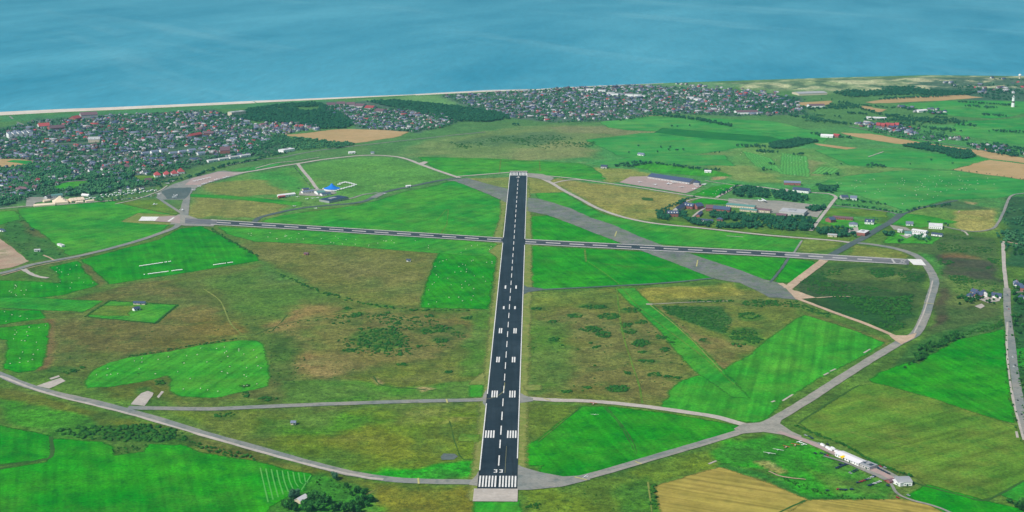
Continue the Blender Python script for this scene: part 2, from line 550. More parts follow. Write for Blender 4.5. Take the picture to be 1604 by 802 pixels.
CL_W = ((544, 483, 6, 2, 16), (560, 492, 9, 3, 22), (548, 549, 12, 2.5, 20), (630, 571, 8, 2.5, 16), (703, 583, 7, 2, 12), (622, 508, 6, 3, 14), (673, 496, 8, 3, 14), (732, 498, 9, 3, 18), (690, 534, 12, 4, 24), (385, 605, 8, 3, 12), (420, 625, 14, 3, 20), (350, 650, 20, 4, 12), (250, 600, 8, 4, 14), (385, 618, 5, 5, 14))
CL_E = ((840, 484, 8, 2, 14), (900, 495, 12, 3, 26), (930, 481, 26, 3, 50), (955, 496, 18, 5, 60), (925, 516, 18, 5, 50), (945, 524, 14, 5, 40), (982, 510, 9, 4, 26), (988, 520, 12, 4, 26), (1003, 538, 15, 6, 60), (868, 532, 9, 3, 16), (1036, 528, 10, 4, 28), (1041, 548, 8, 3, 18), (1007, 552, 7, 2, 12), (1007, 566, 6, 2.5, 14), (1020, 566, 5, 2, 10), (1050, 536, 6, 2, 10),
                                (968, 609, 18, 5, 80), (920, 607, 5, 1.5, 8), (1025, 587, 12, 3, 16), (1045, 590, 6, 2, 8), (983, 584, 5, 2, 8), (888, 613, 8, 3, 12), (934, 544, 6, 2, 8), (1005, 505, 10, 3, 16), (990, 486, 14, 4, 26), (865, 505, 7, 3, 10), (1165, 525, 24, 10, 80), (1180, 533, 14, 5, 40), (1190, 475, 30, 6, 70), (1120, 472, 40, 2, 40), (1175, 495, 20, 6, 40), (1102, 533, 7, 3, 10), (1060, 592, 6, 2, 6))
SOFT = [  # (outline in photo points, colour, feather m, strength)
    # far land tone first
    ([(-100, 150), (1700, 100), (1700, 300), (-100, 330)], (84, 132, 74), 60, .8),
    ([(640, 225), (800, 215), (1700, 190), (1700, 345), (1250, 345), (1000, 300), (700, 260)], (78, 148, 76), 60, .8),
    ([(1130, 130), (1280, 122), (1604, 118), (1700, 118), (1700, 136), (1500, 140), (1300, 145), (1180, 142)], (142, 156, 112), 50, 1),
    ([(1000, 131), (1130, 128), (1180, 134), (1100, 142), (1020, 137)], (104, 146, 96), 30, 1),
    ([(1440, 122), (1604, 122), (1700, 122), (1700, 160), (1520, 158), (1420, 140)], (68, 98, 84), 40, .8),
    ([(0, 182), (100, 178), (330, 166), (480, 158), (520, 157), (500, 166), (350, 172), (200, 178), (100, 186), (0, 192)], (76, 134, 82), 15, 1),
    ([(560, 156), (660, 150), (760, 152), (800, 168), (740, 170), (640, 160)], (106, 152, 88), 20, .9),
    # towns: gardens and streets
    ([(0, 200), (60, 187), (200, 180), (330, 172), (365, 180), (400, 205), (460, 222), (465, 234), (400, 245), (330, 256), (270, 275), (240, 292), (150, 306), (60, 312), (0, 325), (-200, 335), (-200, 205)], (72, 104, 82), 20, .95),
    ([(500, 160), (580, 158), (640, 168), (690, 176), (715, 190), (700, 198), (650, 207), (560, 202), (540, 188)], (80, 104, 90), 15, .95),
    ([(690, 150), (900, 137), (1000, 133), (1150, 142), (1260, 152), (1265, 180), (1150, 182), (1050, 178), (980, 190), (860, 193), (780, 182), (730, 168)], (80, 106, 90), 20, .95),
    # heath beyond the runway end
    ([(640, 232), (700, 214), (860, 196), (1010, 204), (1030, 212), (930, 222), (925, 248), (800, 249), (650, 245)], (118, 138, 80), 40, .95),
    ([(800, 240), (860, 222), (925, 226), (945, 250), (800, 250)], (134, 138, 88), 30, .7),
    ([(700, 222), (770, 212), (860, 206), (900, 214), (850, 226), (760, 228)], (84, 114, 74), 30, .8),
    ([(860, 200), (940, 198), (1020, 208), (980, 212), (880, 208)], (132, 134, 92), 20, .8),
    ([(1100, 240), (1180, 228), (1215, 228), (1190, 242), (1110, 246)], (126, 142, 84), 20, .8),
    ([(980, 178), (1030, 180), (1050, 184), (1020, 184)], (148, 150, 96), 15, .8),
    # golf course
    ([(1140, 232), (1200, 226), (1290, 234), (1330, 262), (1290, 282), (1200, 285), (1150, 262)], (104, 150, 76), 30, .9),
    ([(1262, 248), (1290, 254), (1280, 272), (1258, 276), (1256, 262)], (138, 142, 92), 15, .8),
    ([(1120, 255), (1180, 262), (1220, 282), (1160, 284), (1100, 262)], (132, 152, 80), 15, .8),
    ([(1320, 262), (1400, 258), (1440, 268), (1380, 272), (1310, 278)], (120, 146, 80), 15, .8),
    # ring meadows
    ([(295, 340), (300, 300), (350, 282), (440, 262), (560, 246), (620, 247), (705, 278), (600, 305), (560, 318), (400, 345)], (94, 150, 66), 12, 1),
    ([(400, 272), (455, 262), (480, 300), (430, 303), (385, 290)], (70, 152, 62), 12, .9),
    ([(305, 290), (345, 286), (405, 282), (455, 300), (440, 306), (330, 306)], (134, 138, 70), 12, .9),
    ([(298, 310), (350, 310), (430, 314), (452, 322), (420, 338), (300, 341)], (136, 136, 70), 12, .95),
    ([(520, 262), (600, 256), (640, 265), (560, 272)], (104, 160, 66), 20, .6),
    # between runway and arc taxiway (east)
    ([(845, 280), (900, 284), (950, 288), (1050, 303), (1090, 312), (1060, 330), (1040, 340), (990, 343), (945, 330), (900, 302)], (150, 144, 76), 10, .95),
    ([(930, 264), (990, 266), (1030, 275), (975, 282), (950, 286)], (146, 146, 76), 8, .9),
    ([(828, 277), (870, 283), (885, 300), (830, 303)], (142, 142, 72), 6, .9),
    ([(728, 280), (800, 277), (796, 296), (760, 288)], (146, 146, 78), 6, .9),
    ([(1230, 368), (1330, 378), (1300, 392), (1256, 397)], (132, 142, 66), 6, .9),
    ([(1335, 385), (1400, 390), (1432, 402), (1420, 407), (1330, 402)], (136, 142, 68), 6, .9),
    # west heath
    ([(60, 470), (200, 445), (300, 428), (420, 405), (360, 372), (480, 385), (690, 396), (665, 484), (770, 486), (757, 625), (480, 632), (300, 632), (110, 600), (70, 560)], (100, 116, 54), 14, .95),
    ([(410, 380), (560, 388), (685, 398), (668, 450), (655, 478), (560, 470), (470, 440), (420, 405)], (118, 120, 60), 22, .85),
    ([(540, 420), (660, 430), (655, 470), (560, 455)], (124, 122, 70), 25, .6),
    ([(90, 508), (180, 500), (260, 510), (350, 520), (330, 538), (200, 556), (110, 560)], (112, 104, 54), 22, .8),
    ([(260, 488), (330, 478), (380, 520), (300, 524), (255, 510)], (128, 112, 58), 18, .75),
    ([(420, 505), (470, 478), (520, 470), (530, 492), (470, 512), (500, 545), (545, 590), (480, 595), (470, 540)], (148, 122, 78), 22, .85),
    ([(500, 480), (600, 490), (700, 492), (756, 500), (740, 540), (640, 570), (520, 570), (500, 520)], (128, 118, 66), 28, .8),
    ([(515, 505), (620, 495), (700, 510), (715, 545), (610, 552), (520, 545)], (104, 112, 58), 24, .5),
    ([(415, 540), (460, 530), (465, 580), (430, 610), (415, 600)], (78, 114, 46), 14, .8),
    ([(150, 590), (230, 600), (270, 590), (275, 618), (300, 630), (220, 632), (150, 612)], (100, 106, 46), 8, .8),
    ([(540, 590), (700, 560), (756, 575), (756, 600), (640, 612), (540, 615)], (112, 124, 52), 18, .8),
    ([(440, 600), (756, 605), (756, 624), (430, 632)], (70, 138, 40), 10, .8),
    ([(735, 490), (768, 486), (756, 600), (720, 590)], (84, 134, 48), 10, .8),
    ([(330, 440), (420, 415), (500, 465), (430, 490), (380, 500)], (86, 126, 50), 18, .7),
    # below the link taxiway (west)
    ([(260, 645), (600, 640), (752, 632), (748, 735), (600, 745), (500, 722), (380, 690)], (102, 128, 42), 6, 1),
    ([(440, 690), (560, 660), (690, 690), (700, 725), (560, 720)], (118, 124, 46), 22, .7),
    ([(420, 645), (530, 638), (600, 660), (500, 680), (400, 670)], (80, 138, 42), 14, .8),
    ([(560, 738), (700, 727), (750, 720), (750, 748), (640, 754)], (44, 150, 34), 6, 1),
    ([(660, 645), (752, 650), (750, 690), (690, 700)], (110, 124, 50), 16, .8),
    # south strip
    ([(-60, 590), (60, 622), (200, 655), (330, 690), (470, 728), (560, 748), (745, 765), (745, 815), (400, 815), (430, 730), (320, 710), (200, 675), (0, 630)], (98, 110, 44), 6, 1),
    ([(0, 625), (100, 650), (175, 672), (125, 686), (0, 664)], (68, 140, 40), 8, .9),
    ([(170, 660), (300, 680), (330, 705), (240, 695), (150, 690)], (60, 112, 40), 8, .8),
    ([(470, 745), (560, 760), (620, 800), (450, 815), (400, 815)], (62, 142, 44), 10, .9),
    ([(600, 762), (745, 768), (745, 815), (610, 815)], (118, 118, 46), 8, .9),
    ([(814, 770), (900, 765), (1020, 735), (1120, 700), (1180, 690), (1120, 730), (1030, 762), (1036, 815), (812, 815)], (104, 126, 44), 6, 1),
    ([(960, 770), (1030, 755), (1034, 815), (980, 815)], (74, 132, 44), 10, .8),
    ([(1110, 705), (1200, 678), (1270, 697), (1400, 762), (1380, 784), (1260, 784), (1200, 740), (1130, 722)], (56, 146, 38), 7, 1),
    ([(1180, 722), (1205, 724), (1236, 742), (1220, 746)], (184, 160, 104), 3, .9),
    ([(1260, 730), (1320, 745), (1360, 770), (1300, 770)], (100, 132, 54), 12, .6),
    ([(1130, 722), (1200, 745), (1262, 775), (1400, 780), (1400, 788), (1250, 786), (1190, 752), (1125, 730)], (48, 112, 42), 5, .9),
    ([(1180, 640), (1196, 640), (1202, 650), (1188, 656)], (176, 152, 112), 4, .9),
    ([(650, 606), (662, 605), (678, 610), (660, 614)], (176, 152, 112), 4, .9),
    ([(582, 591), (588, 593), (598, 601), (592, 603)], (176, 152, 112), 4, .9),
    ([(1196, 722), (1212, 727), (1222, 735), (1212, 735)], (176, 152, 112), 4, .9),
    ([(1512, 315), (1530, 317), (1528, 321), (1514, 319)], (176, 152, 112), 4, .9),
    ([(1112, 277), (1134, 275), (1136, 281), (1118, 283)], (176, 152, 112), 4, .9),
    ([(1156, 640), (1172, 646), (1190, 642), (1194, 652), (1176, 656)], (170, 150, 100), 5, .8),
    ([(60, 575), (110, 570), (136, 572), (120, 582), (80, 584)], (62, 108, 44), 5, .7),
    ([(205, 612), (228, 606), (238, 614), (210, 622)], (70, 116, 48), 4, .8),
    ([(700, 650), (740, 652), (690, 662)], (150, 150, 80), 6, .6),
    ([(690, 640), (660, 650), (625, 646)], (140, 148, 70), 6, .5),
    ([(840, 525), (850, 540), (880, 560), (860, 562)], (96, 150, 56), 8, .6),
    ([(975, 478), (985, 520), (1010, 632), (1000, 632), (978, 530)], (136, 134, 66), 4, .5),
    ([(1420, 645), (1560, 655), (1600, 700), (1560, 770), (1440, 730)], (104, 132, 46), 20, .3),
    # east heath
    ([(822, 458), (960, 452), (1110, 445), (1200, 455), (1260, 490), (1200, 535), (1130, 585), (1060, 605), (1035, 635), (820, 622)], (112, 122, 56), 10, .95),
    ([(826, 460), (965, 454), (975, 472), (826, 482)], (118, 132, 58), 6, .9),
    ([(1000, 450), (1150, 443), (1160, 460), (1020, 472)], (146, 142, 66), 6, .9),
    ([(870, 485), (1010, 480), (1060, 520), (1000, 560), (900, 540), (850, 510)], (120, 118, 64), 26, .6),
    ([(900, 575), (990, 570), (1060, 590), (1040, 625), (900, 612)], (120, 116, 60), 20, .7),
    ([(825, 500), (880, 505), (900, 560), (880, 610), (822, 615)], (84, 132, 46), 14, .8),
    ([(1030, 475), (1130, 480), (1145, 498), (1140, 524), (1075, 505), (1040, 490)], (56, 106, 46), 6, .95),
    ([(1015, 478), (1025, 480), (1075, 522), (1180, 530), (1130, 582), (1075, 525)], (132, 120, 72), 8, .8),
    ([(822, 630), (910, 636), (845, 690), (822, 694)], (96, 118, 46), 4, 1),
    ([(820, 694), (860, 692), (855, 740), (822, 728)], (74, 158, 36), 8, .9),
    # far-east heath
    ([(1275, 412), (1420, 412), (1452, 425), (1450, 470), (1430, 515), (1400, 522), (1250, 466), (1245, 445)], (70, 104, 48), 5, 1),
    ([(1250, 450), (1290, 430), (1300, 465), (1260, 468)], (62, 90, 56), 6, .9),
    ([(1290, 420), (1420, 415), (1440, 430), (1400, 440), (1300, 440)], (96, 122, 58), 8, .8),
    ([(1300, 456), (1350, 460), (1432, 462), (1428, 496), (1390, 520), (1330, 496), (1262, 472), (1290, 470)], (34, 80, 38), 7, .8),
    ([(1250, 440), (1290, 424), (1300, 436), (1340, 446), (1400, 456), (1280, 462)], (46, 88, 44), 6, .7),
    ([(1355, 420), (1400, 418), (1410, 428), (1370, 434)], (44, 92, 44), 5, .8),
    ([(1405, 420), (1446, 426), (1448, 446), (1420, 438)], (40, 84, 40), 5, .8),
    ([(1300, 452), (1400, 455), (1420, 470), (1300, 464)], (50, 92, 44), 6, .85),
    ([(1468, 365), (1560, 372), (1570, 480), (1574, 515), (1480, 525), (1455, 528), (1475, 460), (1468, 420), (1440, 395), (1380, 385), (1400, 370)], (84, 108, 58), 8, 1),
    ([(1465, 398), (1560, 410), (1572, 440), (1500, 435), (1465, 420)], (76, 74, 62), 10, .85),
    ([(1470, 395), (1500, 396), (1540, 406), (1480, 406)], (138, 96, 68), 8, .6),
    ([(1485, 440), (1560, 445), (1565, 475), (1490, 480)], (102, 130, 62), 10, .9),
    ([(1465, 455), (1484, 450), (1480, 500), (1460, 520)], (84, 74, 58), 5, .85),
    ([(1470, 405), (1465, 400), (1440, 395), (1468, 430), (1478, 440)], (74, 146, 60), 5, .9),
    ([(1440, 318), (1570, 328), (1560, 362), (1480, 358), (1420, 340)], (108, 142, 66), 8, .95),
    ([(1494, 330), (1560, 330), (1560, 357), (1536, 363), (1498, 360)], (162, 152, 88), 5, .9),
    ([(1420, 318), (1490, 312), (1560, 330), (1490, 328)], (74, 104, 68), 6, .8),
    ([(1575, 310), (1700, 300), (1700, 430), (1580, 420)], (44, 90, 56), 10, .9),
    ([(1585, 440), (1700, 440), (1700, 780), (1606, 680), (1590, 560)], (44, 92, 50), 5, .9),
    ([(1265, 660), (1340, 600), (1366, 590), (1420, 545), (1440, 545), (1380, 590), (1280, 652)], (96, 124, 54), 4, .9),
    ([(1280, 640), (1385, 535), (1395, 545), (1240, 652), (1225, 632)], (94, 118, 50), 3, .8),
    ([(1255, 485), (1304, 500), (1400, 535), (1380, 542), (1300, 510)], (112, 112, 60), 4, .9),
    ([(1430, 540), (1480, 520), (1570, 490), (1578, 515), (1500, 532), (1440, 570), (1390, 585), (1410, 560)], (62, 110, 50), 6, .9),
    ([(1440, 590), (1480, 590), (1480, 606), (1450, 600)], (110, 140, 60), 5, .7),
    # west
    ([(0, 352), (40, 338), (70, 372), (105, 402), (45, 412), (0, 372)], (66, 118, 52), 6, 1),
    ([(35, 345), (60, 350), (75, 375), (40, 372)], (102, 98, 60), 8, .8),
    ([(120, 418), (140, 410), (170, 440), (158, 452)], (100, 102, 56), 4, .9),
    ([(40, 422), (88, 416), (100, 440), (45, 442)], (80, 116, 50), 5, .9),
    ([(70, 500), (88, 500), (80, 575), (62, 580)], (126, 96, 64), 5, .8),
    ([(70, 470), (160, 455), (260, 436), (300, 452), (200, 470)], (112, 106, 58), 12, .7),
    ([(330, 356), (360, 372), (400, 400), (480, 440), (420, 445), (403, 405)], (84, 124, 56), 6, .8),
    ([(193, 346), (217, 335), (275, 339), (266, 351)], (158, 142, 84), 2, 1),
]

for (x, y, w_, h_, n_) in CL_W + CL_E + ((597, 532, 44, 17, 0), (676, 519, 22, 5, 0), (710, 520, 18, 8, 0), (700, 486, 26, 3, 0), (600, 480, 20, 2, 0)):
    SOFT.append(([(x + w_ * 1.1 * math.cos(t_), y + h_ * 1.1 * math.sin(t_)) for t_ in np.linspace(0, 6.28, 11)[:-1]], (54, 112, 36), 7, .6))

def ground_colour(X, Y):
    n1 = fbm(X, Y, 260, 11, 5); n2 = fbm(X, Y, 60, 22, 4); n3 = fbm(X, Y, 16, 33, 3)
    base = lin((92, 126, 52))[None, :] * np.ones((len(X), 1))
    wx = X + (fbm(X, Y, 70, 91, 4) - .5) * 70
    wy = Y + (fbm(X, Y, 70, 92, 4) - .5) * 110
    dunew = np.zeros(len(X))
    for i, (px, c, fe, st) in enumerate(SOFT):
        P = GG(px)
        a = np.array(P)
        far = np.median(a[:, 1])
        k = min(1.0, fe / 14.0)                       # crisp areas follow their outline more closely
        ux, uy = X + (wx - X) * k, Y + (wy - Y) * k
        m = (ux > a[:, 0].min() - 2 * fe) & (ux < a[:, 0].max() + 2 * fe) & (uy > a[:, 1].min() - 2 * fe) & (uy < a[:, 1].max() + 2 * fe)
        if not m.any(): continue
        d = sdist(ux[m], uy[m], P)
        w = np.clip(0.5 + d / (2 * fe) + (n2[m] - .5) * 0.9 * k, 0, 1)
        w = w * w * (3 - 2 * w) * st
        base[m] = base[m] * (1 - w[:, None]) + lin(c)[None, :] * w[:, None]
        if i in (2,): dunew[m] = w
    # mottling: redder dry drifts and greener damp drifts over everything natural
    dl = (np.clip((n2 - .54) * 9, 0, 1) * dunew)[:, None] * .7
    dd = (np.clip((.47 - n2) * 9, 0, 1) * dunew)[:, None] * .75
    base = base * (1 - dl) + lin((196, 192, 150)) * dl
    base = base * (1 - dd) + lin((74, 106, 82)) * dd
    lum = base.mean(1, keepdims=True)
    dry = np.clip((n1 - .52) * 5 + (n2 - .5) * 3, 0, 1)[:, None] * .42
    wet = np.clip((.49 - n1) * 5 + (.5 - n2) * 3, 0, 1)[:, None] * .42
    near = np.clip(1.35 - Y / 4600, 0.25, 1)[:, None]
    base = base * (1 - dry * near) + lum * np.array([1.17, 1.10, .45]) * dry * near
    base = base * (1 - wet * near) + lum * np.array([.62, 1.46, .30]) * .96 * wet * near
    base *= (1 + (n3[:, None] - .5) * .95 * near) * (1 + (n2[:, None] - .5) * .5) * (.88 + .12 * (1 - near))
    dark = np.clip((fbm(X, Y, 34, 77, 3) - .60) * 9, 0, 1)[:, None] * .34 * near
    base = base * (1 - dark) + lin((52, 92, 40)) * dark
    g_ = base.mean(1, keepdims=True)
    base = g_ + (base - g_) * (1 + .10 * near)          # saturation is raised most near the camera, less with distance
    return np.clip(base, 0.004, 1), dunew

gm, gnt, gb = new_mat('heath and meadow ground')
at = gnt.nodes.new("ShaderNodeAttribute"); at.attribute_name = 'cover'
c_ = at.outputs["Color"]
f1 = noise_node(gnt, 1 / 7.0, 4, .7); f2 = noise_node(gnt, 1 / 2.2, 3, .7)
c_ = mixc(gnt, 1.0, c_, grey(gnt, ramp(gnt, f1.outputs[0], .3, .7, .52, 1.48)), 'MULTIPLY')
c_ = mixc(gnt, 1.0, c_, grey(gnt, ramp(gnt, f2.outputs[0], .3, .7, .62, 1.38)), 'MULTIPLY')
f3 = noise_node(gnt, 1 / 5.0, 3, .6)
c_ = mixc(gnt, ramp(gnt, f3.outputs[0], .56, .66, 0, .6), c_, tuple(lin((34, 72, 26))))
f4 = noise_node(gnt, 1 / 16.0, 5, .7)
c_ = mixc(gnt, 1.0, c_, grey(gnt, ramp(gnt, f4.outputs[0], .3, .7, .74, 1.26)), 'MULTIPLY')
gnt.links.new(c_, gb.inputs["Base Color"])
gb.inputs["Specular IOR Level"].default_value = 0.03
M['ground'] = gm

cx_, cy_ = np.array([p[0] for p in coast_g]), np.array([p[1] for p in coast_g])
def ground_band(y0, y1, hw0, hw1, step):
    ny = int(round((y1 - y0) / step)); hw = max(hw0, hw1); nx = int(2 * hw / step)
    xs, ys = np.linspace(-hw, hw, nx + 1), np.linspace(y0, y1, ny + 1)
    XX, YY = np.meshgrid(xs, ys)
    X, Y = XX.ravel(), YY.ravel()
    col, dw = ground_colour(X, Y)
    cd = np.interp(X, cx_, cy_) - Y                  # distance inland
    Z = np.where(cd > 0, 0.0, -5.0)
    dune = np.clip(dw + 0.35 * np.clip(1 - abs(cd - 220) / 110, 0, 1), 0, 1) * np.clip((cd - 110) / 80, 0, 1)
    Z = Z + dune * (fbm(X, Y, 110, 5, 4) * 30 - 8).clip(0)
    idx = np.arange((nx + 1) * (ny + 1)).reshape(ny + 1, nx + 1)
    Q = np.stack([idx[:-1, :-1].ravel(), idx[:-1, 1:].ravel(), idx[1:, 1:].ravel(), idx[1:, :-1].ravel()], 1)
    lim = hw0 + (hw1 - hw0) * (Y - y0) / (y1 - y0)
    keep = (np.abs(X[Q]).min(1) <= lim[Q[:, 0]] + step) & (cd[Q].max(1) > -step * 2)
    Q = Q[keep]
    used = np.zeros(len(X), bool); used[Q.ravel()] = True
    remap = np.cumsum(used) - 1
    return np.stack([X, Y, Z], 1)[used], remap[Q], col[used]

Vs, Qs, Cs, n = [], [], [], 0
for band in ((1250, 2300, 760, 1150, 5.0), (2300, 3600, 1150, 1700, 8.0), (3600, 6800, 1700, 3100, 13.0)):
    V, Q, C = ground_band(*band)
    Vs.append(V); Qs.append(Q + n); Cs.append(C); n += len(V)
V, Q, C = np.concatenate(Vs), np.concatenate(Qs), np.concatenate(Cs)
gme = np_mesh('ground', V, Q, [M['ground']])
ca = gme.color_attributes.new('cover', 'FLOAT_COLOR', 'POINT')
ca.data.foreach_set('color', np.concatenate([C, np.ones((len(C), 1))], 1).astype(np.float32).ravel())
tag(mesh_obj('ground', gme), kind='structure')

M['outer'] = natural('country beyond', (78, 112, 50), (92, 120, 54), (60, 104, 48), big=600, mid=90)
flat('terrain', [land_poly], 'outer', -0.5)

# sea: one big sheet, slicks and wind streaks in its colour, fine chop in its bump
sm, snt, sb = new_mat('sea water')
n_a = noise_node(snt, 1 / 900.0, 7, .62, stretch=(1, .32, 1), rot=.25)
n_b = noise_node(snt, 1 / 420.0, 7, .66, stretch=(.08, .6, 1), rot=1.05)
n_c = noise_node(snt, 1 / 30.0, 4, .7, stretch=(1, .2, 1), rot=.05)
sc = mixc(snt, ramp(snt, n_a.outputs[0], .36, .66), tuple(lin((18, 136, 162))), tuple(lin((80, 170, 190))))
sc = mixc(snt, ramp(snt, n_b.outputs[0],   .54, .78, 0, .42), sc, tuple(lin((150, 204, 210))))
sc = mixc(snt, 1.0, sc, grey(snt, ramp(snt, n_c.outputs[0], .3, .7, .88, 1.12)), 'MULTIPLY')
snt.links.new(sc, sb.inputs["Base Color"])
sb.inputs["Roughness"].default_value = .42
sb.inputs["Specular IOR Level"].default_value = .14
bump = snt.nodes.new("ShaderNodeBump"); bump.inputs["Strength"].default_value = .5; bump.inputs["Distance"].default_value = 3.0
n_d = noise_node(snt, 1 / 14.0, 4, .7, stretch=(.6, 1.5, 1), rot=.3)
snt.links.new(n_d.outputs[0], bump.inputs["Height"]); snt.links.new(bump.outputs[0], sb.inputs["Normal"])
M['sea'] = sm
flat('sea', [[(-24000, -6000), (24000, -6000), (24000, 38000), (-24000, 38000)]], 'sea', -2.0)

# beach and surf along the waterline
def along(px0, px1, w0, w1, inset, name, mat, z, rough=8):
    pts = [p for p in COAST if px0 - 1 <= p[0] <= px1 + 1]
    g = [np.array(G(*p)) for p in pts]
    g = [p + np.array([0, -inset]) for p in g]
    return road(name, g, lambda t: w0 + (w1 - w0) * t, mat, rough, z, False, 0, True)
along(-900, 400, 110, 60, 20, 'beach', 'beach', .1)
along(400, 650, 60, 18, 8, 'beach', 'beach', .11)
along(650, 850, 40, 30, 12, 'beach', 'beach', .12)
along(850, 1039, 26, 8, 6, 'beach', 'beach', .13)
along(-900, 905, 7, 3, -32, 'surf', 'white_mark', -1.7, 14)

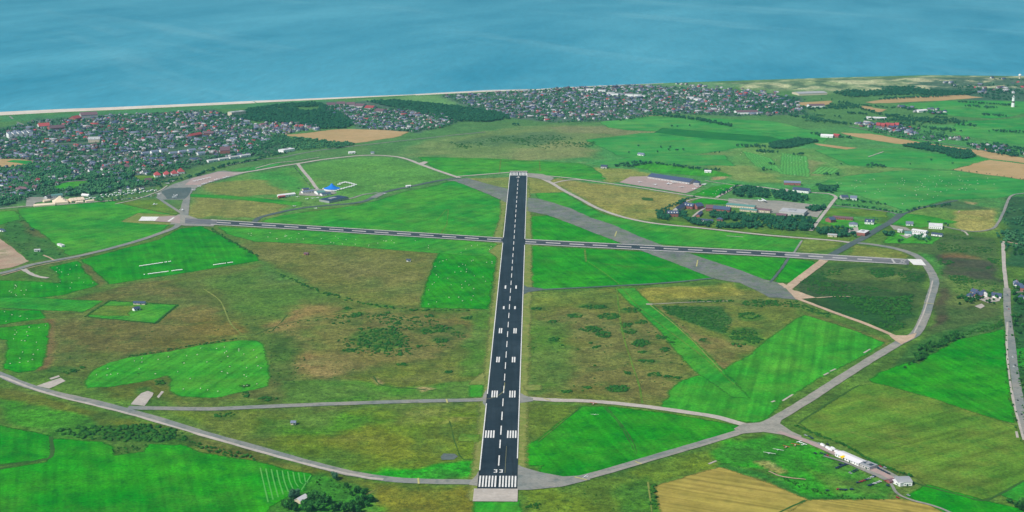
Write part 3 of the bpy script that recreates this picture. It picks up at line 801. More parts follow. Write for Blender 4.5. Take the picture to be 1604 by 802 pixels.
# ================================================================== FIELDS
VI, GA, LT, FA, DK, PA = 'grass_vivid', 'grass', 'grass_light', 'grass_far', 'grass_dark', 'pasture'
FIELDS = [
    ([(412, 347), (440, 338), (500, 330), (560, 322), (590, 315), (640, 299), (690, 289), (712, 283), (745, 296), (782, 313), (787, 318), (784, 345), (780, 371), (700, 366), (600, 360), (500, 353)], GA, 1.5),
    ([(655, 246), (730, 248), (800, 250), (905, 256), (925, 261), (948, 281), (900, 280), (850, 275), (826, 270), (800, 269), (745, 273), (718, 277), (690, 267)], GA, 3),
    ([(28, 328), (100, 321), (178, 316), (200, 322), (240, 331), (276, 338), (264, 352), (237, 370), (200, 380), (150, 392), (107, 400), (87, 382), (60, 360), (37, 342)], GA, 2),
    ([(192, 347), (218, 334), (272, 337), (266, 352), (230, 350)], 'verge', .8),
    ([(298, 304), (360, 307), (430, 313), (470, 317), (470, 322), (430, 318), (350, 310), (298, 308)], GA, 1.2),
    ([(182, 316), (238, 313), (250, 314), (278, 331), (274, 336), (200, 320)], PA, 1.5),
    ([(-60, 334), (22, 331), (30, 343), (0, 352), (-60, 360)], GA, 2),
    ([(130, 407), (190, 391), (250, 376), (285, 358), (315, 355), (350, 372), (400, 400), (403, 408), (360, 416), (260, 431), (172, 444), (155, 430)], VI, 2),
    ([(80, 418), (118, 410), (152, 446), (100, 461), (40, 468), (-60, 464), (-60, 438), (40, 441), (97, 444), (92, 430)], VI, 2.5),
    ([(-60, 466), (60, 467), (160, 472), (130, 488), (-60, 480)], GA, 2.5),
    ([(-60, 484), (60, 487), (70, 498), (0, 508), (-60, 512)], VI, 2),
    ([(-60, 518), (0, 514), (75, 506), (70, 545), (64, 572), (50, 580), (30, 583), (9, 576), (16, 532), (0, 530), (-60, 530)], VI, 1.5),
    ([(136, 597), (145, 582), (170, 570), (200, 561), (249, 554), (324, 540), (374, 534), (400, 534), (411, 540), (414, 555), (421, 592), (415, 605), (400, 609), (362, 617), (337, 622), (282, 620), (269, 612), (272, 594), (264, 588), (224, 597), (175, 605), (140, 607)], LT, 1.5),
    ([(137, 495), (172, 472), (277, 478), (243, 506), (190, 501)], GA, .8),
    ([(140, 492), (160, 480), (205, 480), (200, 495)], PA, 2.5),
    ([(345, 356), (500, 363), (650, 372), (780, 382), (777, 400), (770, 430), (762, 484), (700, 482), (660, 481), (668, 455), (680, 420), (688, 396), (620, 391), (520, 383), (400, 378), (358, 366)], GA, 1.5),
    ([(668, 455), (680, 418), (690, 397), (720, 400), (777, 402), (770, 430), (762, 484), (661, 481)], VI, 2),
    ([(830, 340), (857, 338), (892, 350), (922, 362), (970, 381), (900, 378), (827, 374)], VI, 1.2),
    ([(840, 303), (882, 302), (920, 324), (950, 338), (1000, 347), (1074, 357), (1200, 371), (1254, 376), (1244, 394), (1200, 392), (1100, 386), (1032, 382), (1000, 370), (960, 352), (925, 341), (895, 327), (867, 318), (845, 311)], GA, 1.2),
    ([(831, 386), (920, 390), (1007, 395), (1050, 410), (1119, 436), (1050, 443), (950, 448), (850, 453), (831, 447)], VI, 1.2),
    ([(1084, 398), (1150, 401), (1231, 405), (1219, 420), (1206, 438), (1190, 436), (1150, 420)], VI, 1.2),
    ([(1237, 405), (1272, 409), (1275, 416), (1236, 442), (1216, 442), (1224, 425)], VI, 1.2),
    ([(1040, 638), (1052, 612), (1068, 598), (1100, 588), (1130, 583), (1180, 555), (1204, 532), (1259, 495), (1304, 507), (1354, 525), (1383, 537), (1354, 555), (1279, 592), (1224, 627), (1200, 656), (1181, 661), (1161, 659), (1099, 645)], LT, 1.6),
    ([(967, 453), (992, 452), (1019, 477), (1072, 522), (1131, 581), (1170, 622), (1150, 622), (1094, 584), (1062, 550), (1032, 515), (992, 477)], GA, 1.2),
    ([(855, 728), (822, 728), (819, 700), (845, 689), (882, 660), (912, 637), (960, 638), (1049, 649), (1124, 662), (1159, 668), (1163, 673), (1099, 690), (1014, 717), (925, 743), (882, 746), (845, 739)], VI, .9),
    ([(-60, 740), (0, 736), (42, 730), (72, 725), (82, 714), (83, 688), (160, 693), (175, 702), (176, 714), (225, 709), (237, 697), (282, 698), (324, 712), (400, 724), (430, 732), (487, 744), (472, 769), (450, 777), (420, 794), (405, 820), (-60, 820)], VI, 1.5),
    ([(-60, 664), (0, 668), (77, 683), (77, 716), (47, 722), (0, 727), (-60, 732)], VI, 1),
    ([(746, 785), (811, 785), (816, 815), (744, 815)], LT, .5),
    ([(1441, 571), (1453, 560), (1503, 533), (1571, 517), (1572, 542), (1578, 604), (1582, 640), (1586, 662), (1541, 652), (1453, 623), (1378, 602), (1364, 596), (1378, 585), (1428, 567)], VI, 1.5),
    ([(1256, 662), (1344, 605), (1376, 602), (1453, 623), (1541, 652), (1588, 667), (1604, 702), (1640, 740), (1604, 752), (1566, 774), (1536, 782), (1453, 759), (1428, 744), (1371, 722), (1329, 697), (1266, 673)], PA, 1),
    ([(1453, 760), (1536, 783), (1604, 800), (1640, 820), (1500, 815), (1422, 776)], VI, 1),
    ([(1568, 775), (1606, 754), (1660, 740), (1660, 800), (1604, 788)], GA, 1),
    ([(1590, 545), (1604, 545), (1660, 560), (1660, 580), (1590, 575)], GA, 1),
    ([(1031, 762), (1127, 733), (1200, 757), (1241, 774), (1261, 783), (1216, 815), (1042, 815), (1032, 777)], 'straw', .8),
    ([(1263, 785), (1330, 784), (1410, 784), (1450, 790), (1495, 815), (1225, 815)], 'straw', .8),
    # far side
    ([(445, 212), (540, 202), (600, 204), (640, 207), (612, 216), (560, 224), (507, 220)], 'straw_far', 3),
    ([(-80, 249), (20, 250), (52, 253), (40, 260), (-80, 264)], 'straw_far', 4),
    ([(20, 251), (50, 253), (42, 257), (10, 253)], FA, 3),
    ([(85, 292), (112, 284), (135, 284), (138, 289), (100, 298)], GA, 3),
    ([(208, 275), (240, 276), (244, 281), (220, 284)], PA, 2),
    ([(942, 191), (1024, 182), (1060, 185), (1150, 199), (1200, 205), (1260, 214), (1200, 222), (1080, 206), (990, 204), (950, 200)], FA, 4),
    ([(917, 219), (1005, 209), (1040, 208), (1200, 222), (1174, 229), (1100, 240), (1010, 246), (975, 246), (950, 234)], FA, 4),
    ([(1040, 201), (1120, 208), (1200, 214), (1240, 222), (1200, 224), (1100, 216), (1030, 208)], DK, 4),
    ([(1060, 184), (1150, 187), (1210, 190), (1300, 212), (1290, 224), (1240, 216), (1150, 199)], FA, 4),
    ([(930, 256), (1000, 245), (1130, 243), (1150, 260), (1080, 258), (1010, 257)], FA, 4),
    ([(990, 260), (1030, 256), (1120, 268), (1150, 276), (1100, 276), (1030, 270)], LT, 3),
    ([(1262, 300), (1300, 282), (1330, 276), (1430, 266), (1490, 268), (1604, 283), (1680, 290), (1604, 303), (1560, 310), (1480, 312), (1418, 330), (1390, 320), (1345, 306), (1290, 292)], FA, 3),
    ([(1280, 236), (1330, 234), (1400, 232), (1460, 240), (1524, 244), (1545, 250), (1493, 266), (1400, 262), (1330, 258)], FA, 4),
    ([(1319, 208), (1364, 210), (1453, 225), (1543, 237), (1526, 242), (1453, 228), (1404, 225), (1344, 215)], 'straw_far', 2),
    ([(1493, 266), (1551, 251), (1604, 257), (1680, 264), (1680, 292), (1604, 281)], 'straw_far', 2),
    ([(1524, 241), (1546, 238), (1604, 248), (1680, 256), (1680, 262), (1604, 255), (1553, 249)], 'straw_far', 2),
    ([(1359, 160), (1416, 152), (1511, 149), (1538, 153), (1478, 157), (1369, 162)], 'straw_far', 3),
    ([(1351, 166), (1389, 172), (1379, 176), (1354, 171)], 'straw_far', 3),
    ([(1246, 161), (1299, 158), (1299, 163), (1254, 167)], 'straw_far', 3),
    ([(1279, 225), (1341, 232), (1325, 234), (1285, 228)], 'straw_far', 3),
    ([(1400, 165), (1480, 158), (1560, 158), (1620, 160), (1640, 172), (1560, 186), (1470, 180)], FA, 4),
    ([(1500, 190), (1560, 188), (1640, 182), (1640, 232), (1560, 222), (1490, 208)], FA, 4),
    ([(1088, 305), (1118, 293), (1150, 287), (1158, 288), (1122, 308)], VI, 1.5),
    ([(1095, 312), (1120, 312), (1138, 316), (1136, 320), (1085, 318)], VI, 1.5),
    ([(1300, 326), (1390, 330), (1385, 340), (1290, 338)], PA, 2),
    ([(1262, 345), (1330, 345), (1385, 352), (1372, 366), (1300, 352)], GA, 2),
    ([(1390, 350), (1420, 335), (1450, 338), (1500, 348), (1440, 356)], GA, 2),
    ([(1395, 365), (1420, 366), (1470, 372), (1460, 382), (1385, 380)], GA, 3),
    ([(1015, 342), (1060, 346), (1200, 360), (1330, 374), (1330, 377), (1200, 366), (1060, 352)], PA, 1.5),
]
for P, m_, a_ in FIELDS:
    field('straw_field' if 'straw' in m_ else 'meadow', P, m_, a_)
# golf fairways: pale mown bars
for k in range(9):
    x0, y0 = 1226 + k * 4.2, 240 + k * .6
    field('fairway', [(x0, y0), (x0 + 2.2, y0 + .3), (x0 - 3 + 2.4 + k * .9, y0 + 32), (x0 - 3 + k * .9, y0 + 32)], 'fairway', 1)
for k in range(9):
    x0, y0 = 1166 + k * 4.5, 238 + k * 1.2
    field('fairway', [(x0, y0), (x0 + 2.3, y0), (x0 + 22, y0 + 22), (x0 + 19, y0 + 22)], 'fairway', 1)
for k in range(5):
    field('fairway', [(1286 + k * 6, 262 + k * .6), (1289 + k * 6, 262 + k * .6), (1276 + k * 6, 272 + k * .4), (1273 + k * 6, 272 + k * .4)], 'fairway', 1)

field('meadow', [(362, 268), (375, 264), (392, 262), (384, 267)], 'grass_far', .5)
field('meadow', [(384, 268), (396, 262), (414, 260), (404, 266)], 'grass_far', .5)
field('meadow', [(404, 263), (420, 258), (440, 256), (426, 261)], 'grass_far', .5)
# dry verges beside the main runway
field('verge', [(738, 784), (757, 620), (782, 400), (793, 320), (797, 300), (801, 300), (786, 440), (764, 620), (750, 784)], 'verge', 1.0)
field('verge', [(782, 383), (793, 318), (786, 314), (786, 340), (775, 372), (776, 380)], 'verge', 1.0)
field('verge', [(811, 735), (820, 735), (824, 600), (830, 450), (831, 385), (829, 330), (826, 280), (824, 280), (820, 440), (815, 600)], 'verge', 1.0)
field('verge', [(823, 604), (845, 604), (845, 611), (823, 611)], 'verge', .5)
field('verge', [(736, 602), (757, 585), (757, 603)], 'verge', .5)
field('verge', [(720, 690), (722, 680), (750, 682), (748, 692)], 'pasture', .5)
field('verge', [(738, 604), (755, 604), (752, 621), (738, 621)], 'grass_light', .5)
field('verge', [(768, 394), (780, 384), (788, 384), (782, 404)], 'verge', .5)
field('pond_hollow', [(690, 716), (694, 711), (712, 711), (719, 716), (712, 721), (692, 721)], 'taxi_dark', 1.5)
field('pond_hollow', [(1004, 312), (1008, 309), (1024, 311), (1022, 315), (1008, 314)], 'crop_dark', 1.5)
field('bare_patch', [(-60, 372), (0, 374), (46, 409), (20, 419), (-60, 430)], 'dirt', 1.5)
for P in ([(57, 605), (94, 592), (103, 597), (77, 609)], [(204, 634), (222, 616), (232, 612), (241, 616), (227, 636)], [(245, 622), (252, 613), (256, 614), (249, 624)], [(78, 593), (92, 588), (94, 590), (80, 595)]):
    pave('hardstand', P, 'concrete', 1.0)

# ditches, tracks in the grass
for P, w in (([(912, 637), (880, 662), (846, 690)], 1.6), ([(946, 638), (970, 665), (985, 690), (996, 712)], 1.3),
             ([(950, 638), (975, 667), (990, 690), (998, 710)], 1.5), ([(80, 684), (80, 715), (48, 724), (0, 735)], 5), ([(0, 730), (46, 722)], 2),
             ([(1345, 604), (1300, 630), (1250, 664)], 2.5), ([(0, 482), (60, 486), (75, 490), (130, 490)], 3), ([(172, 472), (220, 474), (277, 478)], 3), ([(277, 478), (243, 506)], 5), ([(243, 506), (190, 501), (137, 495), (172, 472)], 3),
             ([(1370, 726), (1420, 752), (1500, 775), (1540, 784), (1566, 774), (1604, 753)], 3.5), ([(1262, 784), (1235, 796), (1215, 806)], 3)):
    road('ditch', P, w, 'crop_dark', 1.5, z=.31)
for P, w in (([(916, 391), (918, 410)], 4), ([(683, 347), (701, 328), (700, 350)], 1.6), ([(690, 367), (701, 350)], 1.6), ([(785, 249), (782, 270)], 3), ([(845, 252), (846, 268)], 3), ([(655, 246), (790, 251), (850, 253), (905, 256), (950, 262)], 3),
             ([(921, 410), (950, 430), (972, 448), (1000, 480), (1050, 520), (1100, 558), (1150, 602)], 1.6), ([(905, 640), (878, 663), (843, 692)], 1), ([(921, 410), (1000, 420), (1060, 426)], 1), ([(600, 262), (640, 258), (700, 270)], 1)):
    road('track', P, w, 'pasture', .8, z=.32)
for P, w, mt in (([(400, 524), (440, 509), (500, 497), (545, 489)], 1.8, 'crop_dark'), ([(425, 520), (440, 505), (450, 494)], 1.6, 'crop_dark'), ([(404, 410), (470, 441), (520, 464), (600, 481), (680, 487), (780, 489)], 2.2, 'pasture'),
                 ([(318, 452), (345, 472), (360, 505), (378, 524)], 2.5, 'verge'), ([(820, 482), (900, 478), (968, 475)], 1.6, 'pasture'), ([(966, 452), (975, 520), (1000, 600), (1006, 632)], 2.5, 'pasture'), ([(645, 640), (690, 652), (750, 655)], 1.2, 'verge'),
                 ([(585, 590), (600, 604), (660, 610), (678, 612)], 2.5, 'crop_dark'), ([(704, 660), (722, 716), (748, 717)], 1.0, 'crop_dark'), ([(1015, 475), (1072, 522), (1131, 582)], 2.2, 'verge'), ([(1440, 700), (1380, 690), (1330, 676)], 1.4, 'verge'),
                 ([(1015, 755), (1021, 802)], 1.0, 'verge'), ([(600, 762), (570, 776), (590, 770)], 1.2, 'verge'), ([(620, 760), (560, 785)], 1.2, 'verge')):
    road('track', P, w, mt, 1.6, z=.325)
for k in range(9):
    x = 408 + k * 8.5
    road('swath', [(x, 733 + k * 1.1), (x + 3, 748 + k), (x + 12 - k * .6, 787 - k * 4.0)], 1.5, 'fairway', .4, z=.32)
road('swath', [(487, 745), (472, 768)], 1.5, 'fairway', .4, z=.32)

# ================================================================== ROADS AND TAXIWAYS
pave('old_runway', [(826, 310), (845, 312), (867, 318), (895, 327), (925, 341), (960, 352), (1000, 370), (1032, 382), (1050, 390), (1082, 398), (1149, 420), (1204, 440), (1219, 443), (1241, 457), (1251, 470), (1204, 466), (1189, 457), (1159, 444), (1119, 437), (1050, 410), (1007, 394), (970, 380), (922, 362), (892, 350), (857, 337), (826, 331)], 'old_runway', 1.5)
pave('old_runway', [(700, 283), (731, 279), (762, 288), (799, 297), (794, 318), (784, 313), (749, 298), (712, 284)], 'old_runway', 1.0)
pave('apron', [(246, 303), (254, 298), (270, 289), (286, 284), (300, 279), (320, 274), (342, 268.5), (352, 267.5), (362, 269), (386, 270), (370, 275), (355, 279), (330, 286), (310, 293), (302, 299), (298, 305), (296, 330), (294, 345), (280, 346), (283, 325), (287, 313), (266, 313), (252, 313), (246, 309)], 'taxi', .8)
pave('apron', [(300, 280), (342, 269.5), (362, 270), (384, 271), (352, 278), (312, 290), (290, 290)], 'apron', 1.5)
pave('apron', [(252, 300), (268, 295), (300, 294), (296, 306), (290, 312), (262, 312)], 'taxi_dark', 1.5)
pave('apron', [(970, 286), (987, 277), (1019, 276), (1089, 286), (1103, 289), (1090, 297), (1074, 303), (1039, 297), (1000, 291)], 'apron', 1.0)
pave('yard', [(1141, 311), (1180, 313), (1224, 315), (1288, 322), (1289, 330), (1281, 341), (1262, 338), (1240, 335), (1190, 334), (1160, 327), (1141, 320)], 'pale_taxi', 1.0)
pave('yard', [(1326, 358), (1344, 356), (1346, 366), (1322, 365)], 'concrete', .6)
pave('yard', [(1393, 352), (1420, 357), (1430, 362), (1400, 360)], 'pale_taxi', .6)
pave('yard', [(1408, 368), (1430, 369), (1420, 374)], 'pale_taxi', .6)
pave('yard', [(497, 296), (520, 298), (528, 303), (505, 308), (468, 306), (470, 299)], 'pale_taxi', .8)
pave('yard', [(35, 309), (90, 309), (88, 312), (55, 318), (50, 324), (40, 323), (42, 312)], 'pale_taxi', .8)
pave('yard', [(1220, 672), (1254, 685), (1300, 700), (1316, 706), (1380, 732), (1410, 748), (1398, 757), (1340, 730), (1290, 706)], 'pale_taxi', .5)
pave('yard', [(1500, 334), (1502, 330), (1504, 331)], 'tan', .2)
for P in ([(1514, 464), (1530, 460), (1552, 462), (1568, 464), (1566, 472), (1548, 475), (1530, 468)], [(1526, 480), (1538, 476), (1543, 480), (1536, 484)], [(1418, 210), (1420, 208), (1422, 209)]):
    pave('yard', P, 'concrete', .6)

road('road', [(-60, 566), (0, 587), (30, 600), (75, 614), (150, 631), (200, 644), (260, 661), (330, 683), (400, 702), (470, 722), (540, 740), (600, 750), (650, 754), (745, 756)], 15, 'taxi')
road('road', [(0, 589), (75, 617), (200, 648), (330, 686), (470, 725), (560, 746), (600, 752)], 5, 'concrete', 2.5)
road('road', [(200, 639), (250, 640), (330, 641), (400, 638), (525, 633), (650, 629), (745, 627), (765, 624)], 14, 'taxi')
road('road', [(815, 623), (862, 627), (925, 629), (1000, 636), (1074, 646), (1124, 654), (1167, 666), (1210, 670)], 13, 'concrete', 1.6)
pave('apron', [(811, 728), (818, 732), (845, 740), (882, 747), (920, 745), (925, 752), (880, 763), (830, 768), (810, 768)], 'taxi', .5)
pave('apron', [(735, 757), (746, 745), (750, 738), (749, 762), (735, 760)], 'pale_taxi', .3)
pave('apron', [(757, 620), (762, 610), (764, 640), (756, 632)], 'taxi', .3)
pave('apron', [(815, 616), (822, 620), (835, 624), (835, 629), (814, 632)], 'taxi', .3)
pave('apron', [(821, 447), (826, 450), (850, 452), (850, 455), (828, 458), (820, 462)], 'taxi_dark', .3)
road('road', [(900, 752), (950, 739), (1000, 724), (1100, 695), (1165, 675), (1210, 660)], 15, 'taxi')
road('road', [(920, 750), (1000, 727), (1100, 698), (1165, 678), (1200, 668)], 5, 'pale_taxi', 2)
pave('crossroads', [(1150, 672), (1165, 664), (1190, 662), (1202, 657), (1216, 650), (1226, 655), (1222, 664), (1240, 676), (1256, 684), (1252, 690), (1228, 682), (1196, 677), (1160, 680)], 'pale_taxi', .8)
road('road', [(1205, 663), (1260, 630), (1300, 604), (1360, 566), (1410, 536)], 16, 'pale_taxi')
road('road', [(1405, 539), (1435, 522), (1450, 492), (1458, 465), (1464, 445), (1461, 432), (1450, 414), (1433, 400), (1404, 390), (1364, 383), (1329, 380)], 16, 'taxi')
road('road', [(1432, 522), (1446, 492), (1456, 460), (1461, 440)], 2.5, 'concrete', .8)
road('road', [(1335, 381), (1304, 377), (1200, 368.5), (1099, 357.5), (1024, 350), (975, 340), (935, 326), (907, 311), (882, 298), (862, 286), (840, 277), (824, 274)], 11, 'concrete')
road('road', [(826, 273), (870, 277), (900, 280), (950, 287), (1000, 294), (1050, 302), (1100, 309.5), (1140, 314)], 8, 'concrete')
road('road', [(864, 288), (880, 284), (897, 282), (912, 282)], 8, 'concrete')
pave('apron', [(824, 271), (850, 273), (868, 279), (862, 284), (838, 279), (824, 277)], 'pale_taxi', .5)
road('road', [(712, 277), (750, 274), (800, 270)], 9, 'concrete')
road('road', [(720, 279), (690, 269), (662, 259), (637, 249.5), (614, 245), (575, 243.5), (537, 246.5), (500, 251), (470, 256), (437, 261), (400, 267.5), (365, 273)], 12, 'concrete')
pave('hardstand', [(655, 256), (665, 253), (671, 254), (664, 258)], 'concrete', .6)
road('road', [(720, 279), (689, 283), (649, 291), (612, 299), (592, 305), (575, 314), (550, 319), (500, 323), (462, 328), (425, 336), (407, 341), (398, 348)], 13, 'taxi_dark')
road('road', [(592, 302), (570, 305), (550, 311), (530, 313)], 8, 'taxi')
road('road', [(584, 310), (600, 302)], 18, 'taxi', 2)
road('road', [(466, 256), (474, 267), (485, 280), (497, 297)], 9, 'concrete')
road('road', [(400, 264), (430, 256), (466, 252), (500, 247)], 5, 'concrete')
road('road', [(345, 262), (400, 251), (440, 247), (470, 241), (520, 233), (600, 224), (700, 213), (760, 207)], 7, 'taxi')
road('road', [(180, 320), (215, 312), (248, 300), (262, 291)], 4, 'concrete')
road('road', [(-60, 331), (0, 327), (45, 323), (80, 322), (130, 318), (180, 314)], 6, 'concrete')
road('road', [(246, 309), (262, 320), (284, 334)], 8, 'taxi')
road('road', [(290, 344), (280, 352), (269, 359), (224, 375), (175, 389), (125, 401), (87, 408), (50, 415), (12, 426), (-60, 441)], 14, 'taxi')
road('road', [(1, 432), (50, 419), (87, 411), (125, 404)], 3, 'tan', 2)
road('road', [(36, 422), (55, 432), (75, 436)], 9, 'concrete', 4)
road('road', [(85, 408), (75, 403), (68, 400)], 4, 'tan')
pave('apron', [(272, 340), (280, 336), (296, 338), (312, 344), (338, 350), (334, 355), (290, 354), (276, 352), (266, 352)], 'pale_taxi', .5)
road('road', [(1297, 403), (1329, 385), (1354, 372), (1379, 357), (1394, 349), (1413, 335)], 17, 'taxi_dark')
road('road', [(1413, 336), (1440, 327), (1470, 320), (1500, 314)], 7, 'taxi_dark')
road('road', [(1291, 408), (1274, 421), (1249, 440), (1234, 452)], 17, 'tan')
pave('hardstand', [(1238, 455), (1248, 456), (1278, 467), (1250, 469)], 'tan', .8)
road('road', [(1222, 444), (1235, 452), (1251, 469)], 10, 'tan')
road('road', [(1249, 468), (1304, 489), (1354, 507), (1404, 528)], 9, 'tan')
road('road', [(1279, 467), (1310, 465), (1339, 465)], 4, 'tan')
pave('crossroads', [(1392, 526), (1420, 526), (1436, 522), (1432, 530), (1412, 540), (1402, 534)], 'tan', .6)
road('road', [(1244, 396), (1256, 377)], 4, 'taxi')
road('road', [(1235, 405), (1222, 424), (1206, 443)], 5, 'taxi_dark', 2)
road('road', [(1119, 436), (1050, 443), (950, 449), (850, 454), (822, 455)], 7, 'taxi_dark')
road('road', [(1012, 477), (1022, 477)], 6, 'concrete')
road('road', [(1020, 477), (1080, 474), (1140, 472)], 2.5, 'concrete')
road('road', [(1571, 378), (1573, 420), (1577, 455)], 7, 'concrete')
road('road', [(1577, 452), (1578, 492), (1583, 530), (1589, 580), (1597, 630), (1606, 667), (1625, 710)], 12, 'taxi')
road('road', [(1578, 505), (1577, 540), (1581, 590), (1590, 640), (1604, 690)], 3, 'concrete')
road('road', [(1577, 458), (1604, 458), (1640, 458)], 4, 'concrete')
road('road', [(1640, 299), (1604, 303), (1583, 308), (1573, 330), (1563, 350), (1553, 359), (1528, 363), (1500, 360), (1478, 355)], 6, 'taxi')
road('road', [(1572, 378), (1604, 384), (1640, 388)], 5, 'tan')
road('road', [(1506, 362), (1512, 364), (1516, 369)], 4, 'concrete')
road('road', [(1270, 362), (1289, 337), (1304, 317), (1309, 309), (1298, 304), (1270, 302), (1240, 300), (1230, 296)], 8, 'concrete')
road('road', [(1122, 310), (1140, 300), (1155, 291), (1190, 293), (1235, 300)], 8, 'concrete')
road('road', [(1155, 291), (1120, 286), (1104, 283)], 4, 'concrete')
road('road', [(1140, 314), (1170, 320), (1160, 322)], 6, 'concrete')
road('road', [(1100, 310), (1080, 314), (1070, 319)], 5, 'concrete')
road('road', [(1106, 325), (1095, 332), (1085, 340)], 6, 'concrete')
road('road', [(1306, 322), (1340, 326), (1390, 332), (1405, 336)], 5, 'taxi')
road('road', [(1219, 677), (1254, 689), (1290, 703), (1340, 724), (1380, 742), (1400, 752)], 9, 'apron')
road('road', [(1290, 715), (1321, 724), (1345, 734), (1379, 749), (1394, 757), (1406, 774), (1428, 784), (1465, 794), (1495, 806)], 4, 'taxi')
road('path', [(1204, 739), (1224, 747), (1262, 752)], 2, 'tan')
road('road', [(1604, 140), (1500, 137), (1400, 142)], 6, 'tan')
road('road', [(1330, 198), (1400, 212), (1460, 222), (1540, 236), (1640, 252)], 5, 'taxi')
road('road', [(1360, 246), (1372, 242), (1384, 238)], 4, 'concrete')
STREETS = list(([(0, 238), (60, 228), (140, 224), (220, 216), (300, 210)], [(15, 182), (28, 192), (60, 203), (90, 212)], [(60, 262), (140, 252), (240, 240), (330, 236), (450, 240)], [(230, 200), (300, 205), (400, 212)],
          [(700, 170), (800, 166), (900, 160), (1000, 152), (1060, 146)], [(760, 158), (860, 152), (980, 146)], [(900, 180), (1000, 166), (1100, 158)], [(520, 166), (580, 172), (660, 190), (700, 195)],
          [(120, 190), (180, 200), (240, 206)], [(0, 290), (60, 280), (130, 272), (200, 268)],
          [(0, 220), (40, 224), (90, 236), (150, 243), (220, 252)], [(330, 186), (400, 206), (440, 214)], [(60, 190), (110, 200), (170, 206), (230, 207), (330, 200)], [(0, 268), (60, 255), (160, 240), (260, 228), (360, 222)],
          [(0, 302), (60, 290), (140, 282), (200, 276)], [(0, 210), (60, 208), (130, 214), (200, 222), (300, 226)],
          [(1060, 148), (1140, 160), (1230, 172)], [(780, 170), (880, 172), (960, 170), (1060, 168)], [(540, 178), (600, 184), (690, 186)]))
for P in STREETS:
    road('street', P, 6, 'taxi', 1)
STREET_SEG = []
for P in STREETS:
    q = spline(GG(P), 4)
    STREET_SEG += [(q[k], q[k + 1]) for k in range(len(q) - 1)]
def street_near(X, Y, lim):
    bad = np.zeros(len(X), bool)
    for a_, b_ in STREET_SEG:
        e = b_ - a_; L = e @ e + 1e-9
        t = np.clip(((X - a_[0]) * e[0] + (Y - a_[1]) * e[1]) / L, 0, 1)
        bad |= np.hypot(X - a_[0] - t * e[0], Y - a_[1] - t * e[1]) < lim
    return bad

# ---- main runway: real 45 m strip in its own frame
A = np.array(G(778.7, 765)); B = np.array(G(812.3, 270))
RD = (B - A); RLEN = float(np.hypot(*RD)); RD = RD / RLEN; RN = np.array([RD[1], -RD[0]])
def RW(s_, t): return tuple(A + RD * s_ + RN * t)
def rect(s0, s1, t0, t1): return [RW(s0, t0), RW(s1, t0), RW(s1, t1), RW(s0, t1)]
HW = 23.0
ZR = 0.34 + 0.004 * (RL['n'] + 3)
flat('runway', [rect(-3, RLEN + 6, -HW, HW)], 'asphalt', ZR)
flat('runway_end', [rect(-40, -3, -HW - 3.5, HW + 1)], 'concrete', ZR)
flat('runway_end', [rect(RLEN + 6, RLEN + 18, -HW, HW)], 'concrete', ZR)
def s_at(y):     # distance along the runway for a photo row
    p = np.array(G(778.7 + (812.3 - 778.7) * (765 - y) / 495.0, y))
    return float(np.dot(p - A, RD))
ZM = ZR + .03
marks = []
s0, s1 = s_at(764), s_at(746.5)
for k in range(12):
    t = -HW + 2.4 + k * 3.62 + (1.6 if k > 5 else 0)
    marks.append(rect(s0, s1, t - .95, t + .95))
f0, f1 = s_at(275.5), s_at(272)
for k in range(12):
    t = -HW + 2.4 + k * 3.62 + (1.6 if k > 5 else 0)
    marks.append(rect(f0, f1 + 14, t - 1.0, t + 1.0))
# digits "33": read from the approach side
def digit3(s, t):
    h, w, q = 10.0, 4.0, 1.05
    out = [rect(s, s + h, t + w / 2 - q, t + w / 2)]
    for a, l in ((0, w), (h / 2 - .9, w * .62), (h - 1.9, w)):
        out.append(rect(s + a, s + a + 1.9, t + w / 2 - l, t + w / 2 - q - .001))
    return out
sd = s_at(741.5)
marks += digit3(sd, -3.3) + digit3(sd, 3.3)
# "15" at the far end, read from the other side
fs = s_at(277.5)
marks += [rect(fs - 12, fs, 2.2, 3.4), rect(fs - 12, fs, -3.2, -2.1), rect(fs - 12, fs - 10, -6, -3.2)]
# centre line
for y0, y1 in ((730.5, 714.5), (703, 690), (682, 668), (659, 646)):
    marks.append(rect(s_at(y0), s_at(y1), -.75, .75))
per = (s_at(659) - s_at(682)); ln = s_at(646) - s_at(659)
s = s_at(659) + per
k = 0
while s < RLEN - 60:
    marks.append(rect(s, s + ln * .98, -.6, .6)); s += per; k += 1
# touchdown zone bars
for y0, y1, nb, wb, gp in ((687, 675.5, 4, 1.9, 3.35), (623.5, 613, 3, 1.9, 3.3), (568.5, 560, 2, 2.0, 3.2), (523, 515, 2, 2.0, 3.2)):
    for sgn in (-1, 1):
        for j in range(nb):
            t = sgn * (9.0 + j * gp + (0 if nb > 2 else 1.0))
            marks.append(rect(s_at(y0), s_at(y1), t - wb / 2, t + wb / 2))
for y0, y1 in ((485, 480.5), (453, 448)):
    for sgn in (-1, 1):
        marks.append(rect(s_at(y0), s_at(y1), sgn * 9.5 - 1.3, sgn * 9.5 + 1.3))
# edge lines, broken where the taxiways and the cross runway meet
EW = 1.25
for a_, b_ in ((738, 633), (618, 381), (372.5, 272)):
    marks.append(rect(s_at(a_), s_at(b_), -HW + .1, -HW + .1 + EW))
for a_, b_ in ((719, 384.5), (374.8, 272)):
    marks.append(rect(s_at(a_), s_at(b_), HW - .1 - EW, HW - .1))
flat('runway_markings', marks, 'white_mark', ZM)
curve = [RW(s_at(600), 0.8), RW(s_at(612), .2), RW(s_at(618), -4), RW(s_at(623), -12), RW(s_at(626), -24), RW(s_at(627), -60)]
road('guide_line', curve, .5, 'yellow_mark', 0, ZM + .01, True, 0, True)
flat('guide_line', [rect(s_at(742), s_at(700), 8, 8.2)], 'yellow_mark', ZM + .01)

